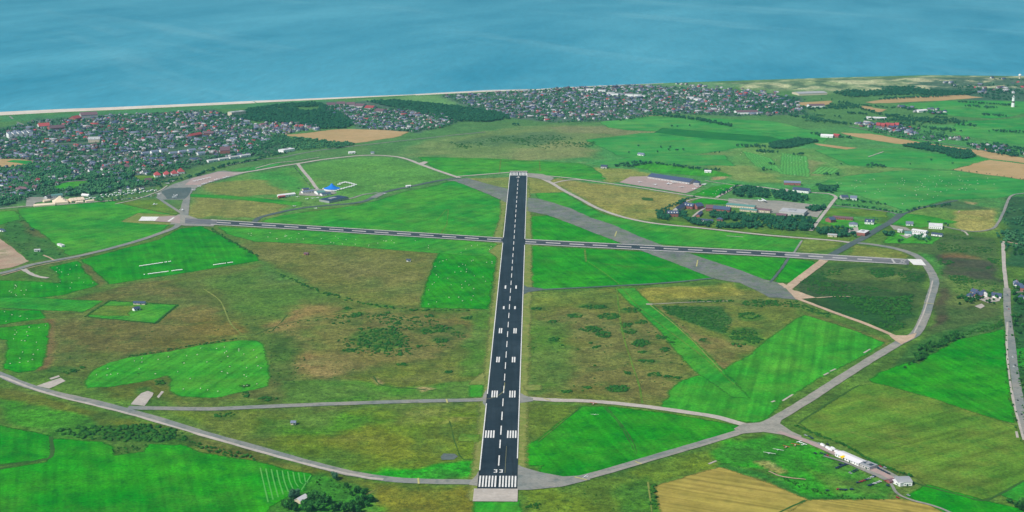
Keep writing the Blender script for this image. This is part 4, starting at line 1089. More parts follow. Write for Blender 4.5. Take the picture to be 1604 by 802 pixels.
# ---- cross runway
top = [(292, 342.3), (340, 344.8), (400, 348.6), (500, 354.8), (600, 361.1), (700, 367.4), (788, 373.0), (822, 374.9), (900, 379), (1000, 383.8), (1100, 388.6), (1204, 393.8), (1300, 399.4), (1422, 406.6)]
bot = [(287, 350.5), (340, 352.8), (400, 356.2), (500, 362.2), (600, 368.6), (700, 374.8), (788, 380.4), (820, 382.8), (900, 387.2), (1000, 392.0), (1100, 396.8), (1204, 402.2), (1300, 408.2), (1430, 415.6)]
def lerp_poly(P, x):
    return (x, float(np.interp(x, [p[0] for p in P], [p[1] for p in P])))
def mid(x, f): return (x, lerp_poly(top, x)[1] * (1 - f) + lerp_poly(bot, x)[1] * f)
ZC = ZR - .012
def xstrip(name, x0, x1, f0, f1, mat, z, step=40):
    xs = list(np.arange(x0, x1, step)) + [x1]
    a = [mid(x, f0) for x in xs]; b = [mid(x, f1) for x in xs][::-1]
    return flat(name, [GG(a + b)], mat, z)
M['asphalt_worn'] = natural('greyed asphalt', (118, 118, 120), (98, 102, 106), (134, 130, 128), big=120, stripes=(-1.05, 6, 0.14), contrast=0.14)
xstrip('cross_runway', 340, 796, 0, 1, 'asphalt_cross', ZC)
xstrip('cross_runway', 812, 1230, 0, 1, 'asphalt_cross', ZC)
xstrip('cross_runway', 290, 340, 0, 1, 'asphalt_worn', ZC)
xstrip('cross_runway', 1230, 1424, 0, 1, 'asphalt_worn', ZC)
ZCM = ZC + .006
ml = []
def xrect(x0, x1, f0, f1, skew=0): ml.append(GG([mid(x0, f0), mid(x1, f0), mid(x1 + skew, f1), mid(x0 + skew, f1)]))
for a_, b_ in ((330, 789), (822, 1420)):
    xs = list(np.arange(a_, b_, 30)) + [b_]
    for f0_, f1_ in ((0.0, .13), (.87, 1.0)):
        P = [mid(x, f0_) for x in xs] + [mid(x, f1_) for x in xs][::-1]
        ml.append(GG(P))
x = 339.5
while x < 770:
    xrect(x, x + 22, .42, .60); x += 35.3
x = 817
for x in (823, 855, 892, 928.5, 966, 1002.5, 1039.5, 1077.5, 1115.5, 1153.5, 1192, 1229, 1266, 1304, 1343):
    xrect(x, x + 23 if x > 823 else x + 17, .42, .60)
xrect(1395, 1398.5, .1, .92, 5)
flat('runway_markings', ml, 'worn_mark', ZCM)
flat('runway_end', [GG([(246, 340), (282, 338), (282, 350), (240, 347)])], 'apron', ZC)
flat('runway_markings', [GG([(1421, 406.4), (1443, 407), (1451, 416.5), (1431, 415.5)]), GG([(222, 340), (249, 340), (243, 346.5), (217, 346.5)]), GG([(262, 347), (271, 341), (274, 341.3), (265, 347.6)])], 'white_mark', ZCM)
flat('runway_markings', [GG([(1410, 408.5), (1413, 408.5), (1418, 412), (1415, 412)]), GG([(1417, 408.8), (1419.5, 408.8), (1411, 412), (1408, 412)])], 'worn_mark', ZCM)
for P in ([(699, 626), (701, 632)], [(655, 750), (656, 759)], [(900, 748), (920, 753)], [(852, 625), (862, 628)], [(966, 363), (963, 371)], [(1093, 408), (1091, 418)], [(995, 724), (1005, 728)], [(1447, 475), (1463, 477)]):
    road('hold_line', P, 2.2, 'yellow_mark', 0, ZM + .02)
for P in ([(902, 333.5), (920, 339)], [(945, 349), (951, 350.5)], [(1138, 369.5), (1164, 371.3)], [(1353, 553), (1363, 547)], [(1300, 582), (1309, 578)], [(1226, 628), (1242, 618)], [(1290, 588), (1298, 584)], [(1208, 630), (1214, 628)],
          [(1110, 727), (1122, 722)], [(1592, 676), (1594, 686)]):
    road('board_strip', P, 3.0, 'concrete', 0.3, .34)

# ================================================================== PROTOTYPES
def leafy(seed, n_l=5, leaves=260, h=9.0, r=4.0, core=True):
    """crown: uneven clumps of leaf faces around displaced cores"""
    rs = np.random.RandomState(seed)
    mb = MB()
    lobes = [(rs.normal(0, r * .38), rs.normal(0, r * .38), h * (.38 + .5 * rs.rand()), r * (.42 + .3 * rs.rand())) for _ in range(n_l)]
    lobes[0] = (0, 0, h * .55, r * .75)
    if core:
        for (x, y, z, q) in lobes:
            vs, fs = ico(1)
            k = 1 + (rs.rand(len(vs)) - .5) * .5
            mb.add([(x + a * q * .8 * kk, y + b * q * .8 * kk, max(.6, z + c * q * .72 * kk)) for (a, b, c), kk in zip(vs, k)], fs)
    for _ in range(leaves):
        x, y, z, q = lobes[rs.randint(len(lobes))]
        d = rs.normal(size=3); d /= np.linalg.norm(d)
        c = np.array([x, y, z]) + d * q * (.75 + .35 * rs.rand())
        if c[2] < .4: continue
        u = rs.normal(size=3); u /= np.linalg.norm(u)
        w = np.cross(u, d + rs.normal(size=3) * .4); w /= np.linalg.norm(w) + 1e-6
        sz = r * (.09 + .09 * rs.rand())
        mb.add([tuple(c - u * sz - w * sz * .6), tuple(c + u * sz - w * sz * .6), tuple(c + u * sz + w * sz * .6), tuple(c - u * sz + w * sz * .6)], [(0, 1, 2, 3)])
    return mb

def ico(sub):
    import bmesh
    bm = bmesh.new(); bmesh.ops.create_icosphere(bm, subdivisions=sub + 0, radius=1.0)
    vs = [tuple(v.co) for v in bm.verts]; fs = [tuple(v.index for v in f.verts) for f in bm.faces]
    bm.free()
    return vs, fs

def trunk(h, r, seed):
    rs = np.random.RandomState(seed)
    mb = MB().tube((0, 0, -.5), (0, 0, h * .5), r, r * .6, 7)
    for k in range(4):
        a = k * 1.57 + rs.rand()
        mb.tube((0, 0, h * (.28 + .05 * k)), (math.cos(a) * h * .22, math.sin(a) * h * .22, h * (.55 + .07 * k)), r * .5, r * .15, 5)
    return mb

TREE_CR = [leafy(100 + i, 6 + i % 3, 420, 9, 4.2) for i in range(5)]
TREE_ME = {}
for mk in ('leaf', 'leaf_blue', 'leaf_dark'):
    TREE_ME[mk] = [cr.mesh('crown', M[mk]) for cr in TREE_CR]
TRUNK_ME = [trunk(9, .32, 40 + i).mesh('trunk', M['bark']) for i in range(2)]
BUSH_CR = [leafy(200 + i, 4, 150, 2.6, 2.0) for i in range(4)]
BUSH_ME = [b.mesh('foliage', M['gorse']) for b in BUSH_CR]
BUSH_ST = [MB().tube((0, 0, -.3), (0, 0, 1.4), .14, .06, 5).tube((0, 0, .2), (.8, .3, 1.5), .09, .04, 5).mesh('stem', M['bark'])]
FAR_TREE = []
for i in range(6):       # light clump of three uneven lumps for the massed trees
    rs = np.random.RandomState(300 + i)
    mb = MB()
    for _ in range(3):
        vs, fs = ico(1)
        x, y, z, q = rs.normal(0, 1.5), rs.normal(0, 1.5), 3.2 + rs.rand() * 3.2, 1.7 + rs.rand() * 1.4
        k = 1 + (rs.rand(len(vs)) - .5) * .7
        mb.add([(x + a * q * kk, y + b * q * kk, max(0, z + c * q * kk * .95)) for (a, b, c), kk in zip(vs, k)], fs)
    for _ in range(16):
        c = rs.normal(size=3); c /= np.linalg.norm(c); c = c * 3.0 + np.array([0, 0, 5]); u = rs.normal(size=3) * .6; w = rs.normal(size=3) * .6
        mb.add([tuple(c), tuple(c + u), tuple(c + w)], [(0, 1, 2)])
    mb.box(-.2, .2, -.2, .2, -.5, 3)
    V_, T_ = mb.tris()
    FAR_TREE.append((V_, T_, np.zeros(len(T_), int)))
FAR_BUSH = []
for i in range(4):
    rs = np.random.RandomState(340 + i)
    mb = MB()
    for _ in range(3):
        vs, fs = ico(1)
        x, y, q = rs.normal(0, 1.0), rs.normal(0, 1.0), .8 + rs.rand() * .7
        k = 1 + (rs.rand(len(vs)) - .5) * .7
        mb.add([(x + a * q * kk, y + b * q * kk, max(-.1, .5 + c * q * kk * .7)) for (a, b, c), kk in zip(vs, k)], fs)
    V_, T_ = mb.tris()
    FAR_BUSH.append((V_, T_, np.zeros(len(T_), int)))

# houses
def house_shapes():
    out = []
    w = MB().gable_wall(12, 8, 3.2, 3.6); r = MB().gable_roof(12, 8, 3.2, 3.6); c = MB().box(2, 2.9, -.5, .4, 6, 8)
    out.append((w, r, c))
    w = MB().gable_wall(15, 8.5, 3.4, 4.0); w.box(-2.5, 2.5, -6.4, -4.2, 0, 4.5)
    r = MB().gable_roof(15, 8.5, 3.4, 4.0); r.gable_roof(4.5, 5.0, 4.4, 2.2, .4, .25, 0, -4.6, 'y'); out.append((w, r, MB().box(-5, -4, -.6, .5, 6.5, 8.7)))
    w = MB().box(-6, 6, -5, 5, 0, 3.6); r = MB().hip_roof(12, 10, 3.6, 4.2); out.append((w, r, MB().box(-.5, .5, -.5, .5, 7, 9)))
    w = MB().box(-5.5, 5.5, -4.5, 4.5, 0, 6.0); w.gable_wall(11, 9, 6.0, 3.4); r = MB().gable_roof(11, 9, 6.0, 3.4); out.append((w, r, MB().box(2.4, 3.4, -.5, .5, 8.5, 10.6)))
    w = MB().box(-12, 12, -5, 5, 0, 5.8); w.gable_wall(24, 10, 5.8, 3.2); r = MB().gable_roof(24, 10, 5.8, 3.2); r.gable_roof(3, 3, 7, 1.6, .2, .2, -5, -4, 'y'); r.gable_roof(3, 3, 7, 1.6, .2, .2, 5, -4, 'y'); out.append((w, r, MB().box(7, 8, -.5, .6, 8, 10.4)))
    return out
HS = house_shapes()
WK, RK = list(wallc), list(roofc)
HME = {}
def hmesh(i, part, mk):
    if (i, part, mk) not in HME:
        HME[(i, part, mk)] = HS[i][part].mesh(('wall', 'roof', 'chimney')[part], M[mk])
    return HME[(i, part, mk)]
HT = []
for w, r, c in HS:
    Vs, Ts, Ms, n = [], [], [], 0
    for pi, mb in enumerate((w, r, c)):
        V_, T_ = mb.tris(); Vs.append(V_); Ts.append(T_ + n); n += len(V_); Ms.append(np.full(len(T_), pi))
    HT.append((np.concatenate(Vs), np.concatenate(Ts), np.concatenate(Ms)))

# ================================================================== SCATTERED THINGS: collected first, the nearest 300 of a kind stand alone
CAND = {'tree': [], 'bush': [], 'house': []}
BLOCK = []        # circles kept free: (x, y, r)
CLEAR = [GG(P) for P in ([(85, 292), (100, 285), (135, 283), (142, 289), (100, 299), (84, 298)], [(206, 276), (222, 273), (242, 276), (246, 281), (220, 286)], [(-80, 249), (20, 249), (56, 252), (42, 261), (-80, 265)],
        [(80, 225), (130, 223), (150, 222), (170, 226), (120, 229), (80, 228)], [(445, 212), (540, 202), (600, 204), (640, 207), (612, 216), (560, 224), (507, 220)], [(860, 188), (880, 186), (905, 189), (880, 191)],
        [(270, 250), (345, 240), (350, 244), (280, 255)], [(930, 152), (985, 153), (1000, 155), (940, 155)], [(215, 238), (330, 226), (340, 229), (225, 246)], [(40, 309), (95, 309), (95, 326), (45, 326)],
        [(460, 169), (500, 168), (498, 174), (470, 175)], [(150, 196), (185, 194), (190, 197), (155, 199)], [(1250, 158), (1300, 156), (1300, 165), (1252, 168)])]
def is_clear(x, y):
    return any(inside(np.array([x]), np.array([y]), P)[0] for P in CLEAR)
def scatter(kind, px, count, size, where, extra=None, clump=0.0, seed=1, ground_pts=False):
    P = px if ground_pts else GG(px)
    a = np.array(P)
    rs = np.random.RandomState(seed)
    got, tries = 0, 0
    while got < count and tries < 60:
        tries += 1
        X = rs.uniform(a[:, 0].min(), a[:, 0].max(), count * 3); Y = rs.uniform(a[:, 1].min(), a[:, 1].max(), count * 3)
        ok = inside(X, Y, P)
        for CP_ in CLEAR: ok &= ~inside(X, Y, CP_)
        if count > 200: ok &= ~street_near(X, Y, 9 if kind == 'house' else 4)
        if clump:
            ok &= fbm(X, Y, clump, seed + 5, 3) > .5
        X, Y = X[ok], Y[ok]
        for x, y in zip(X, Y):
            if got >= count: break
            if any((x - q[0]) ** 2 + (y - q[1]) ** 2 < q[2] ** 2 for q in BLOCK): continue
            CAND[kind].append((x, y, size[0] + (size[1] - size[0]) * rs.rand() ** 1.5, (float(vnoise(x, y, 320, 66)) * 3 + rs.randint(2) * 1.5708 + rs.normal(0, .08)) if kind == 'house' else rs.rand() * 6.28, where, extra, rs.randint(1 << 20)))
            got += 1

def line_of(kind, px, spacing, size, where, extra=None, jit=2.0, seed=1):
    P = [np.array(p) for p in GG(px)]
    rs = np.random.RandomState(seed)
    for a, b in zip(P[:-1], P[1:]):
        L = np.hypot(*(b - a))
        for k in range(int(L / spacing) + 1):
            p = a + (b - a) * min(1, k * spacing / L) + rs.normal(0, jit, 2)
            CAND[kind].append((p[0], p[1], size[0] + (size[1] - size[0]) * rs.rand(), rs.rand() * 6.28, where, extra, rs.randint(1 << 20)))

def at(kind, pts, size, where, extra=None, seed=1):
    rs = np.random.RandomState(seed)
    for p in pts:
        g = G(p[0], p[1])
        s_ = p[2] if len(p) > 2 else size
        CAND[kind].append((g[0], g[1], s_, rs.rand() * 6.28, where, extra, rs.randint(1 << 20)))

# --- special buildings come first so that they keep their ground clear
ORD = ['first', 'second', 'third', 'fourth', 'fifth', 'sixth', 'seventh', 'eighth', 'ninth', 'tenth', 'eleventh', 'twelfth', 'thirteenth', 'fourteenth', 'fifteenth', 'sixteenth',
       'seventeenth', 'eighteenth', 'nineteenth', 'twentieth']
Z0 = 0.3
def px_dir(p, q):
    a, b = np.array(G(*p)), np.array(G(*q)); d = b - a
    return math.atan2(d[1], d[0]), float(np.hypot(*d)), (a + b) / 2

def windows(par, l, w, h0, n, hh=1.4, ww=1.3, side=-1, nm='window', storeys=1, step=3.0):
    for s_ in range(storeys):
        for k in range(n):
            x = -l / 2 + l * (k + .5) / n
            y = side * (w / 2 + .03)
            MB().box(x - ww / 2, x + ww / 2, y - .06, y + .06, h0 + s_ * step, h0 + s_ * step + hh).build(nm, M['glass'], par)

def building(name, label, p, q, w, h, rh, wall, roof, cat='building', kind='gable', group=None, nwin=6, storeys=1, chim=0, dorm=0, door=True):
    """building whose long axis runs between two photo points at its foot"""
    a, L, c = px_dir(p, q)
    if math.cos(a) < 0: a += math.pi
    BLOCK.append((c[0], c[1], max(L, w) * .62))
    t = thing(name, label, cat, (c[0], c[1], Z0), a, group)
    if kind == 'gable':
        wb = MB().gable_wall(L, w, h, rh).build('wall', M[wall], t)
        rb = MB().gable_roof(L, w, h, rh, .7, .35).build('roof', M[roof], t)
    elif kind == 'hip':
        wb = MB().box(-L / 2, L / 2, -w / 2, w / 2, 0, h).build('wall', M[wall], t)
        rb = MB().hip_roof(L, w, h, rh, .7).build('roof', M[roof], t)
    elif kind == 'barrel':
        mb = MB(); n = 10; out = []
        for k in range(n + 1):
            th = math.pi * k / n
            out.append((-(w / 2 + .3) * math.cos(th), h + rh * math.sin(th)))
        vs = [(-L / 2 - .3, y, z) for y, z in out] + [(L / 2 + .3, y, z) for y, z in out]
        m_ = n + 1
        mb.add(vs, [(k, k + 1, m_ + k + 1, m_ + k)[::-1] for k in range(n)] + [tuple(range(m_)), tuple(range(m_, 2 * m_))[::-1], (0, m_, 2 * m_ - 1, m_ - 1)])
        rb = mb.build('roof', M[roof], t)
        wb = MB().box(-L / 2, L / 2, -w / 2, w / 2, 0, h + .02).build('wall', M[wall], t)
    else:
        wb = MB().box(-L / 2, L / 2, -w / 2, w / 2, 0, h).build('wall', M[wall], t)
        rb = MB().box(-L / 2 - .3, L / 2 + .3, -w / 2 - .3, w / 2 + .3, h + .01, h + .5).build('roof', M[roof], t)
        MB().box(-L * .2, L * .1, -w * .15, w * .2, h + .5, h + 1.6).build('roof_vent', M['metal'], rb)
    if nwin: windows(t, L, w, 1.2, nwin, storeys=storeys)
    if door: MB().box(L * .12 - 1.1 + .8, L * .12 + 1.1 + .8, -w / 2 - .1, -w / 2 + .04, 0, 2.4).build('door', M['car_green'], t)
    for k in range(chim):
        x = -L / 2 + L * (k + .5) / chim
        MB().box(x - .5, x + .5, -.5, .5, h + rh * .7, h + rh + 1.6).build('chimney', M['wall_brick'], rb)
    for k in range(dorm):
        x = -L / 2 + L * (k + .5) / dorm
        MB().box(x - 1.2, x + 1.2, -w / 2 + .6, -w / 5, h + .2, h + rh * .55).build('dormer', M['wall_white'], rb)
    return t

# airbase
B_ = building
B_('hangar', 'long pale walled hangar with a grey blue roof behind the pink apron', (1021, 278), (1086, 287.5), 36, 5, 6, 'wall_rendered', 'roof_slate', 'hangar', nwin=14)
B_('terminal_building', 'dark roofed block joined to the right end of the long hangar', (1087, 289.5), (1096, 290), 20, 7, 4.5, 'wall_rendered', 'roof_slate', kind='hip', nwin=4)
B_('barracks', 'brick barracks wing with white dormers at the left tip of the airbase', (1045, 339), (1062, 339), 13, 8, 5, 'wall_brick', 'roof_slate', nwin=7, storeys=2, dorm=4, chim=2)
B_('barracks', 'long dark roofed wing running back from the dormered barracks', (1058, 333), (1074, 324), 12, 7, 5, 'wall_rendered', 'roof_slate', nwin=8, storeys=2, chim=2)
B_('barracks', 'dark roofed barracks behind the small lawn of the airbase', (1073, 325.5), (1087, 327.5), 14, 7, 5.5, 'wall_brick', 'roof_slate', nwin=6, storeys=2, dorm=3)
B_('barracks', 'barracks with a big brick gable facing the lawn', (1088, 327.5), (1098, 326), 18, 7, 6, 'wall_brick', 'roof_slate', nwin=4, storeys=2, chim=1)
B_('barracks', 'brick gabled barracks east of the narrow airbase lane', (1106, 329.5), (1118, 330), 16, 7, 5.5, 'wall_brick', 'roof_brown', nwin=5, storeys=2)
B_('barracks', 'long brick barracks with a grey slate roof above the dark wood', (1118, 330.5), (1144, 333), 14, 7, 5.5, 'wall_brick', 'roof_slate', nwin=12, storeys=2, chim=3)
B_('workshop', 'long low workshop with a blue green roof beside the airbase yard', (1139, 323), (1183, 327), 16, 5, 2.5, 'wall_cream', 'roof_green', nwin=12)
B_('workshop', 'second low workshop with a green roof before the first', (1160, 330), (1186, 332.5), 12, 4.5, 2, 'wall_cream', 'roof_green', nwin=8)
B_('workshop', 'small brown roofed workshop left of the great grey hall', (1186, 331), (1207, 333), 14, 5, 2.5, 'wall_cream', 'roof_brown', nwin=6)
B_('hall', 'great flat grey roofed hall in the airbase yard', (1223, 334), (1262, 337), 42, 8, 1, 'wall_rendered', 'roof_pale', kind='flat', nwin=10)
B_('workshop', 'brick and white workshop in front of the great grey hall', (1217, 340), (1232, 341.5), 14, 6, 3, 'wall_brick', 'roof_brown', nwin=5)
B_('canteen', 'low white canteen with a slate roof behind the shrubs', (1091, 346), (1117, 348), 9, 3.5, 2, 'wall_white', 'roof_slate', nwin=9)
B_('office', 'small slate roofed office at the end of the lane', (1093, 340), (1098, 335), 8, 4, 2.5, 'wall_brick', 'roof_slate', nwin=4)
B_('office', 'small hipped office right of the low white canteen', (1123, 345.5), (1132, 346), 9, 4, 3, 'wall_brick', 'roof_slate', kind='hip', nwin=4)
B_('farmhouse', 'pink roofed farmhouse with a courtyard at the golf course edge', (1228, 289), (1254, 290), 14, 6, 3.5, 'wall_brick', 'roof_grey', 'farmhouse', nwin=9)
B_('clubhouse', 'white clubhouse with a dark slate roof beside the farmhouse', (1243, 300), (1268, 302.5), 16, 6, 5, 'wall_white', 'roof_slate', nwin=10)
B_('shed', 'slate roofed shed beside the airbase lane end', (1317, 311), (1327, 311), 26, 5, 3.5, 'wall_rendered', 'roof_slate', 'shed', nwin=3)
B_('shed', 'pale roofed shed right of the slate roofed one', (1332, 312), (1342, 312.5), 26, 5, 3.5, 'wall_white', 'roof_grey', 'shed', nwin=3)
B_('barracks', 'slate roofed brick block on the lawn by the airbase lane', (1297, 348), (1305, 347), 18, 6, 4.5, 'wall_brick', 'roof_slate', nwin=4)
B_('barracks', 'long low violet roofed barracks behind the eastern lawns', (1305, 342.5), (1336, 345), 9, 4, 2.5, 'wall_brick', 'roof_brown', nwin=10)
B_('house', 'grey roofed square house on the eastern lawn', (1330, 353.5), (1343, 354), 18, 4.5, 4, 'wall_white', 'roof_grey', 'house', kind='hip', nwin=5)
B_('house', 'slate roofed villa with a white porch on the eastern lawn', (1355, 350), (1369, 351), 14, 5, 5, 'wall_white', 'roof_slate', 'house', nwin=5, dorm=2)
B_('fire_station', 'white roofed brick fire station by the dark taxi road', (1345, 367), (1358, 368.5), 30, 7, 1, 'wall_brick', 'roof_white', kind='flat', nwin=5)
B_('garage', 'low white garage behind the trees beside the perimeter road', (1297, 370), (1311, 371), 12, 4, 1.5, 'wall_cream', 'roof_pale', 'garage', nwin=3)
B_('house', 'small pale house with grey roof on the green east of the taxi road', (1419, 352.5), (1430, 353), 11, 4, 4, 'wall_white', 'roof_grey', 'house', nwin=4)
B_('club_hangar', 'northern of two white roofed sheds side by side', (1430, 362.5), (1452, 365.5), 14, 4, 1.6, 'wall_white', 'roof_white', 'hangar', nwin=7)
B_('club_hangar', 'southern of two white roofed sheds side by side', (1429, 368.5), (1451, 371.5), 12, 4, 1.6, 'wall_white', 'roof_white', 'hangar', nwin=7)
B_('clubhouse', 'grey roofed clubhouse left of the two white roofed sheds', (1417, 368), (1427, 368.5), 20, 5, 3, 'wall_white', 'roof_green', nwin=4)
B_('shed', 'low white shed by the dark road west of the grey clubhouse', (1407, 363), (1414, 364), 9, 4, 2, 'wall_white', 'roof_pale', 'shed', nwin=3)
B_('shed', 'isolated low white shed on the heath east of the white sheds', (1460, 368.5), (1476, 370.5), 10, 4, 2, 'wall_white', 'roof_slate', 'shed', nwin=4)
# square white building with a courtyard
a, L, c = px_dir((1459.5, 358), (1476.5, 359)); BLOCK.append((c[0], c[1], 30))
t = thing('courtyard_building', 'square white building with a dark opening in its flat roof on the heath', 'building', (c[0], c[1] + 12, Z0), a)
MB().box(-14, 14, -16, -5, 0, 6).box(-14, 14, 5, 16, 0, 6).box(-14, -6, -5, 5, 0, 6).box(6, 14, -5, 5, 0, 6).build('wall', M['wall_white'], t)
MB().box(-14.3, 14.3, -16.3, -5, 6.01, 6.5).box(-14.3, 14.3, 5, 16.3, 6.01, 6.5).box(-14.3, -6, -5, 5, 6.01, 6.5).box(6, 14.3, -5, 5, 6.01, 6.5).build('roof', M['roof_white'], t)
for k in range(6): MB().box(-12 + k * 4.2, -10 + k * 4.2, -16.1, -15.97, 1.5, 3.2).build('window', M['glass'], t)

# west side: circus tent and flying club
B_('clubhouse', 'long white clubhouse with a brick red end west of the circus tent', (436, 309), (461, 306), 14, 4.5, 2, 'wall_white', 'roof_white', nwin=7)
B_('annex', 'brick annex at the left foot of the long white clubhouse', (436, 310.5), (446, 309.5), 7, 4, 1.5, 'wall_brick', 'roof_red', 'annex', nwin=2)
B_('club_hangar', 'wide navy roofed hangar beside the dark taxiway south of the circus tent', (508, 317), (538, 311), 34, 5, 1, 'metal', 'roof_navy', 'hangar', kind='flat', nwin=0)
B_('terminal_building', 'light blue roofed pavilion between clubhouse and circus tent', (495, 304), (507, 303), 28, 5, 2.5, 'wall_white', 'roof_green', nwin=4)
B_('shed', 'dark roofed shed right of the light blue roofed pavilion', (503, 306.5), (517, 305), 12, 4, 2, 'wall_white', 'roof_slate', 'shed', nwin=4)
B_('shed', 'long shed with a pale roof below the car park', (473, 303), (490, 301), 10, 4, 2, 'wall_white', 'roof_grey', 'shed', nwin=5)
B_('shed', 'small slate shed nearest the car park', (474, 299), (483, 298), 8, 4, 2, 'wall_cream', 'roof_slate', 'shed', nwin=3)
B_('hut', 'white hut standing alone beside the dark curved taxiway', (636, 293.5), (643, 293), 6, 3.5, 1.5, 'wall_white', 'roof_white', 'hut', nwin=1)
B_('hut', 'brick ruin on the brown heath south of the cross runway', (477, 399), (483, 399.5), 5, 3, 1.5, 'wall_brick', 'roof_brown', 'hut', nwin=1)
B_('hut', 'dark hut with pale wall on the brown heath', (637, 409.5), (643, 409.7), 4, 3, 1.5, 'wall_white', 'roof_slate', 'hut', nwin=1)
B_('farmhouse', 'white roofed cottage among the trees at the lower edge', (466, 789), (478, 782), 8, 3.5, 2.6, 'wall_cream', 'roof_white', 'cottage', nwin=4)
B_('hut', 'small pinkish hut in the grass south of the grey link road', (456.5, 664.5), (463.5, 664.8), 6, 3.0, 1.6, 'wall_cream', 'roof_grey', 'hut', nwin=2)
B_('hut', 'pale shed beside the brown ground left of the road', (54, 394), (63, 393.5), 7, 3, 1.5, 'wall_white', 'roof_pale', 'hut', nwin=2)
B_('hut', 'dark hut with a white wall at the left edge', (0, 362), (7, 363), 7, 3.5, 2, 'wall_white', 'roof_slate', 'hut', nwin=2)
B_('container', 'white container on the rim of the big western meadow', (92, 384), (99, 387), 7, 3, .2, 'wall_white', 'roof_white', 'container', kind='flat', nwin=0)
B_('farmhouse', 'small farmhouse inside the hedged meadow', (209, 487), (218, 485), 7, 3.2, 2.6, 'wall_white', 'roof_slate', 'farmhouse', nwin=3)
B_('shed', 'grey shed on the upper rim of the hedged meadow', (210, 476.5), (228, 477), 7, 3, 2, 'wall_cream', 'roof_slate', 'shed', nwin=3)
B_('hut', 'white roofed hut on the perimeter road by the northern heath', (546, 241), (556, 240.5), 8, 4, 2, 'wall_white', 'roof_white', 'hut', nwin=2)
B_('hut', 'small hut where the northern road bends', (581, 241), (586, 241), 7, 4, 2, 'wall_white', 'roof_grey', 'hut', nwin=2)
B_('barn', 'dark barn on the straight road beyond the runway end', (942, 263), (951, 263.5), 14, 5, 3, 'wall_rendered', 'roof_slate', 'barn', nwin=2)
B_('hall', 'white hall behind the dark hedge north of the apron', (1104, 270), (1114, 270.5), 10, 4, 2, 'wall_white', 'roof_white', 'hall', nwin=3)
B_('farmhouse', 'white farm buildings in the field beyond the runway end', (1000, 243), (1009, 244), 10, 4, 3, 'wall_white', 'roof_grey', 'farmhouse', nwin=3)
B_('farmhouse', 'white farm with red roof beside the beige stubble strip', (1286, 214.5), (1305, 215.5), 16, 5, 4, 'wall_white', 'roof_white', 'farmhouse', nwin=5)
B_('farmhouse', 'red roofed farm beside the beige stubble strip', (1306, 214.5), (1315, 215.5), 16, 6, 4, 'wall_brick', 'roof_red', 'farmhouse', nwin=4)
B_('factory', 'long white roofed hall in the far eastern fields', (1357, 186.5), (1388, 187.5), 20, 6, 2, 'wall_white', 'roof_white', 'hall', nwin=0)
B_('farmhouse', 'white farm hall among the far eastern fields', (1436, 176), (1450, 175), 20, 6, 3, 'wall_white', 'roof_white', 'farmhouse', nwin=0)
for k in range(5):
    B_('terrace_house', ORD[k] + ' from the left of the far red roofed terraces in the eastern fields', (1373 + k * 7.2, 199 + (k % 2) * .6), (1379 + k * 7.2, 199.3 + (k % 2) * .6), 24, 8, 6, 'wall_brick', 'roof_red', 'house', group='far red roofed terraces', nwin=0, door=False)
for k in range(4):
    x, y = (247, 262, 274, 284)[k], (277, 276, 274.5, 271.5)[k]
    B_('hotel', ORD[k] + ' from the left of the four big red roofed houses above the apron', (x - 5.5, y), (x + 4.5, y - .6), 26, 5.5, 8, 'wall_white', 'roof_red', 'house', group='big red roofed houses above the apron', kind='hip', nwin=5, chim=1)
B_('hotel', 'large red roofed complex in the left town near the beach', (60, 201), (77, 200), 34, 8, 8, 'wall_white', 'roof_red', 'hotel', nwin=8)
B_('hotel', 'second red roofed wing behind the large complex of the left town', (76, 204.5), (100, 202.5), 30, 8, 7, 'wall_brick', 'roof_brown', 'hotel', nwin=8)
B_('hotel', 'red tiled hotel row nearest the left beach', (113, 190), (123, 188), 26, 9, 7, 'wall_brick', 'roof_red', 'hotel', nwin=8)
B_('hotel', 'long violet roofed hotel in front of the dunes', (126, 185.5), (152, 184), 34, 12, 8, 'wall_rendered', 'roof_brown', 'hotel', nwin=12)
for k in range(5):
    B_('apartment_block', ORD[k] + ' from the left of the pale apartment slabs in the left town', (12 + k * 8, 216 - k * .8), (18 + k * 8, 215.6 - k * .8), 44, 14, 1, 'wall_white', 'roof_grey', 'apartment block', group='pale apartment slabs', kind='flat', nwin=4, storeys=4)
B_('apartment_block', 'cream apartment block left of the dark pine wood', (360, 182.5), (382, 180), 24, 14, 1, 'wall_cream', 'roof_pale', 'apartment block', kind='flat', nwin=8, storeys=4)
B_('hotel', 'white multi gabled villa in the middle of the left town', (139, 222.5), (157, 222), 24, 9, 6, 'wall_cream', 'roof_pale', 'hotel', nwin=6, storeys=2, dorm=3)
B_('school', 'long red brick school on a street of the left town', (296, 216.5), (314, 213), 16, 7, 5, 'wall_brick', 'roof_red', 'school', nwin=8)
B_('school', 'second long red roofed school wing to the right', (319, 212), (334, 211.5), 15, 7, 5, 'wall_brick', 'roof_brown', 'school', nwin=8)
B_('church', 'brick church with pale gable near the station end of the left town', (345, 240), (360, 239.5), 22, 9, 9, 'wall_brick', 'roof_brown', 'church', nwin=5)
for k in range(7):
    x, y = 222 + k * 14.5, 243.5 - (k % 3) * 2.4
    B_('row_house', ORD[k] + ' from the left of the white row houses along the avenue', (x, y), (x + 11, y - 1.2), 13, 6, 3.5, 'wall_white', 'roof_grey', 'house', group='white row houses along the avenue', nwin=6)
for k in range(4):
    B_('depot', ORD[k] + ' from the left of the long pale depots above the perimeter hedge', (325 + k * 17, 254.5 - k * 2.6), (340 + k * 17, 252.5 - k * 2.6), 12, 5, 2, 'wall_white', 'roof_pale', 'depot', group='long pale depots', nwin=6)
B_('depot', 'white hall beside the hedge at the foot of the beige field', (440, 239), (458, 236), 22, 7, 1, 'wall_white', 'roof_white', 'depot', kind='flat', nwin=6)
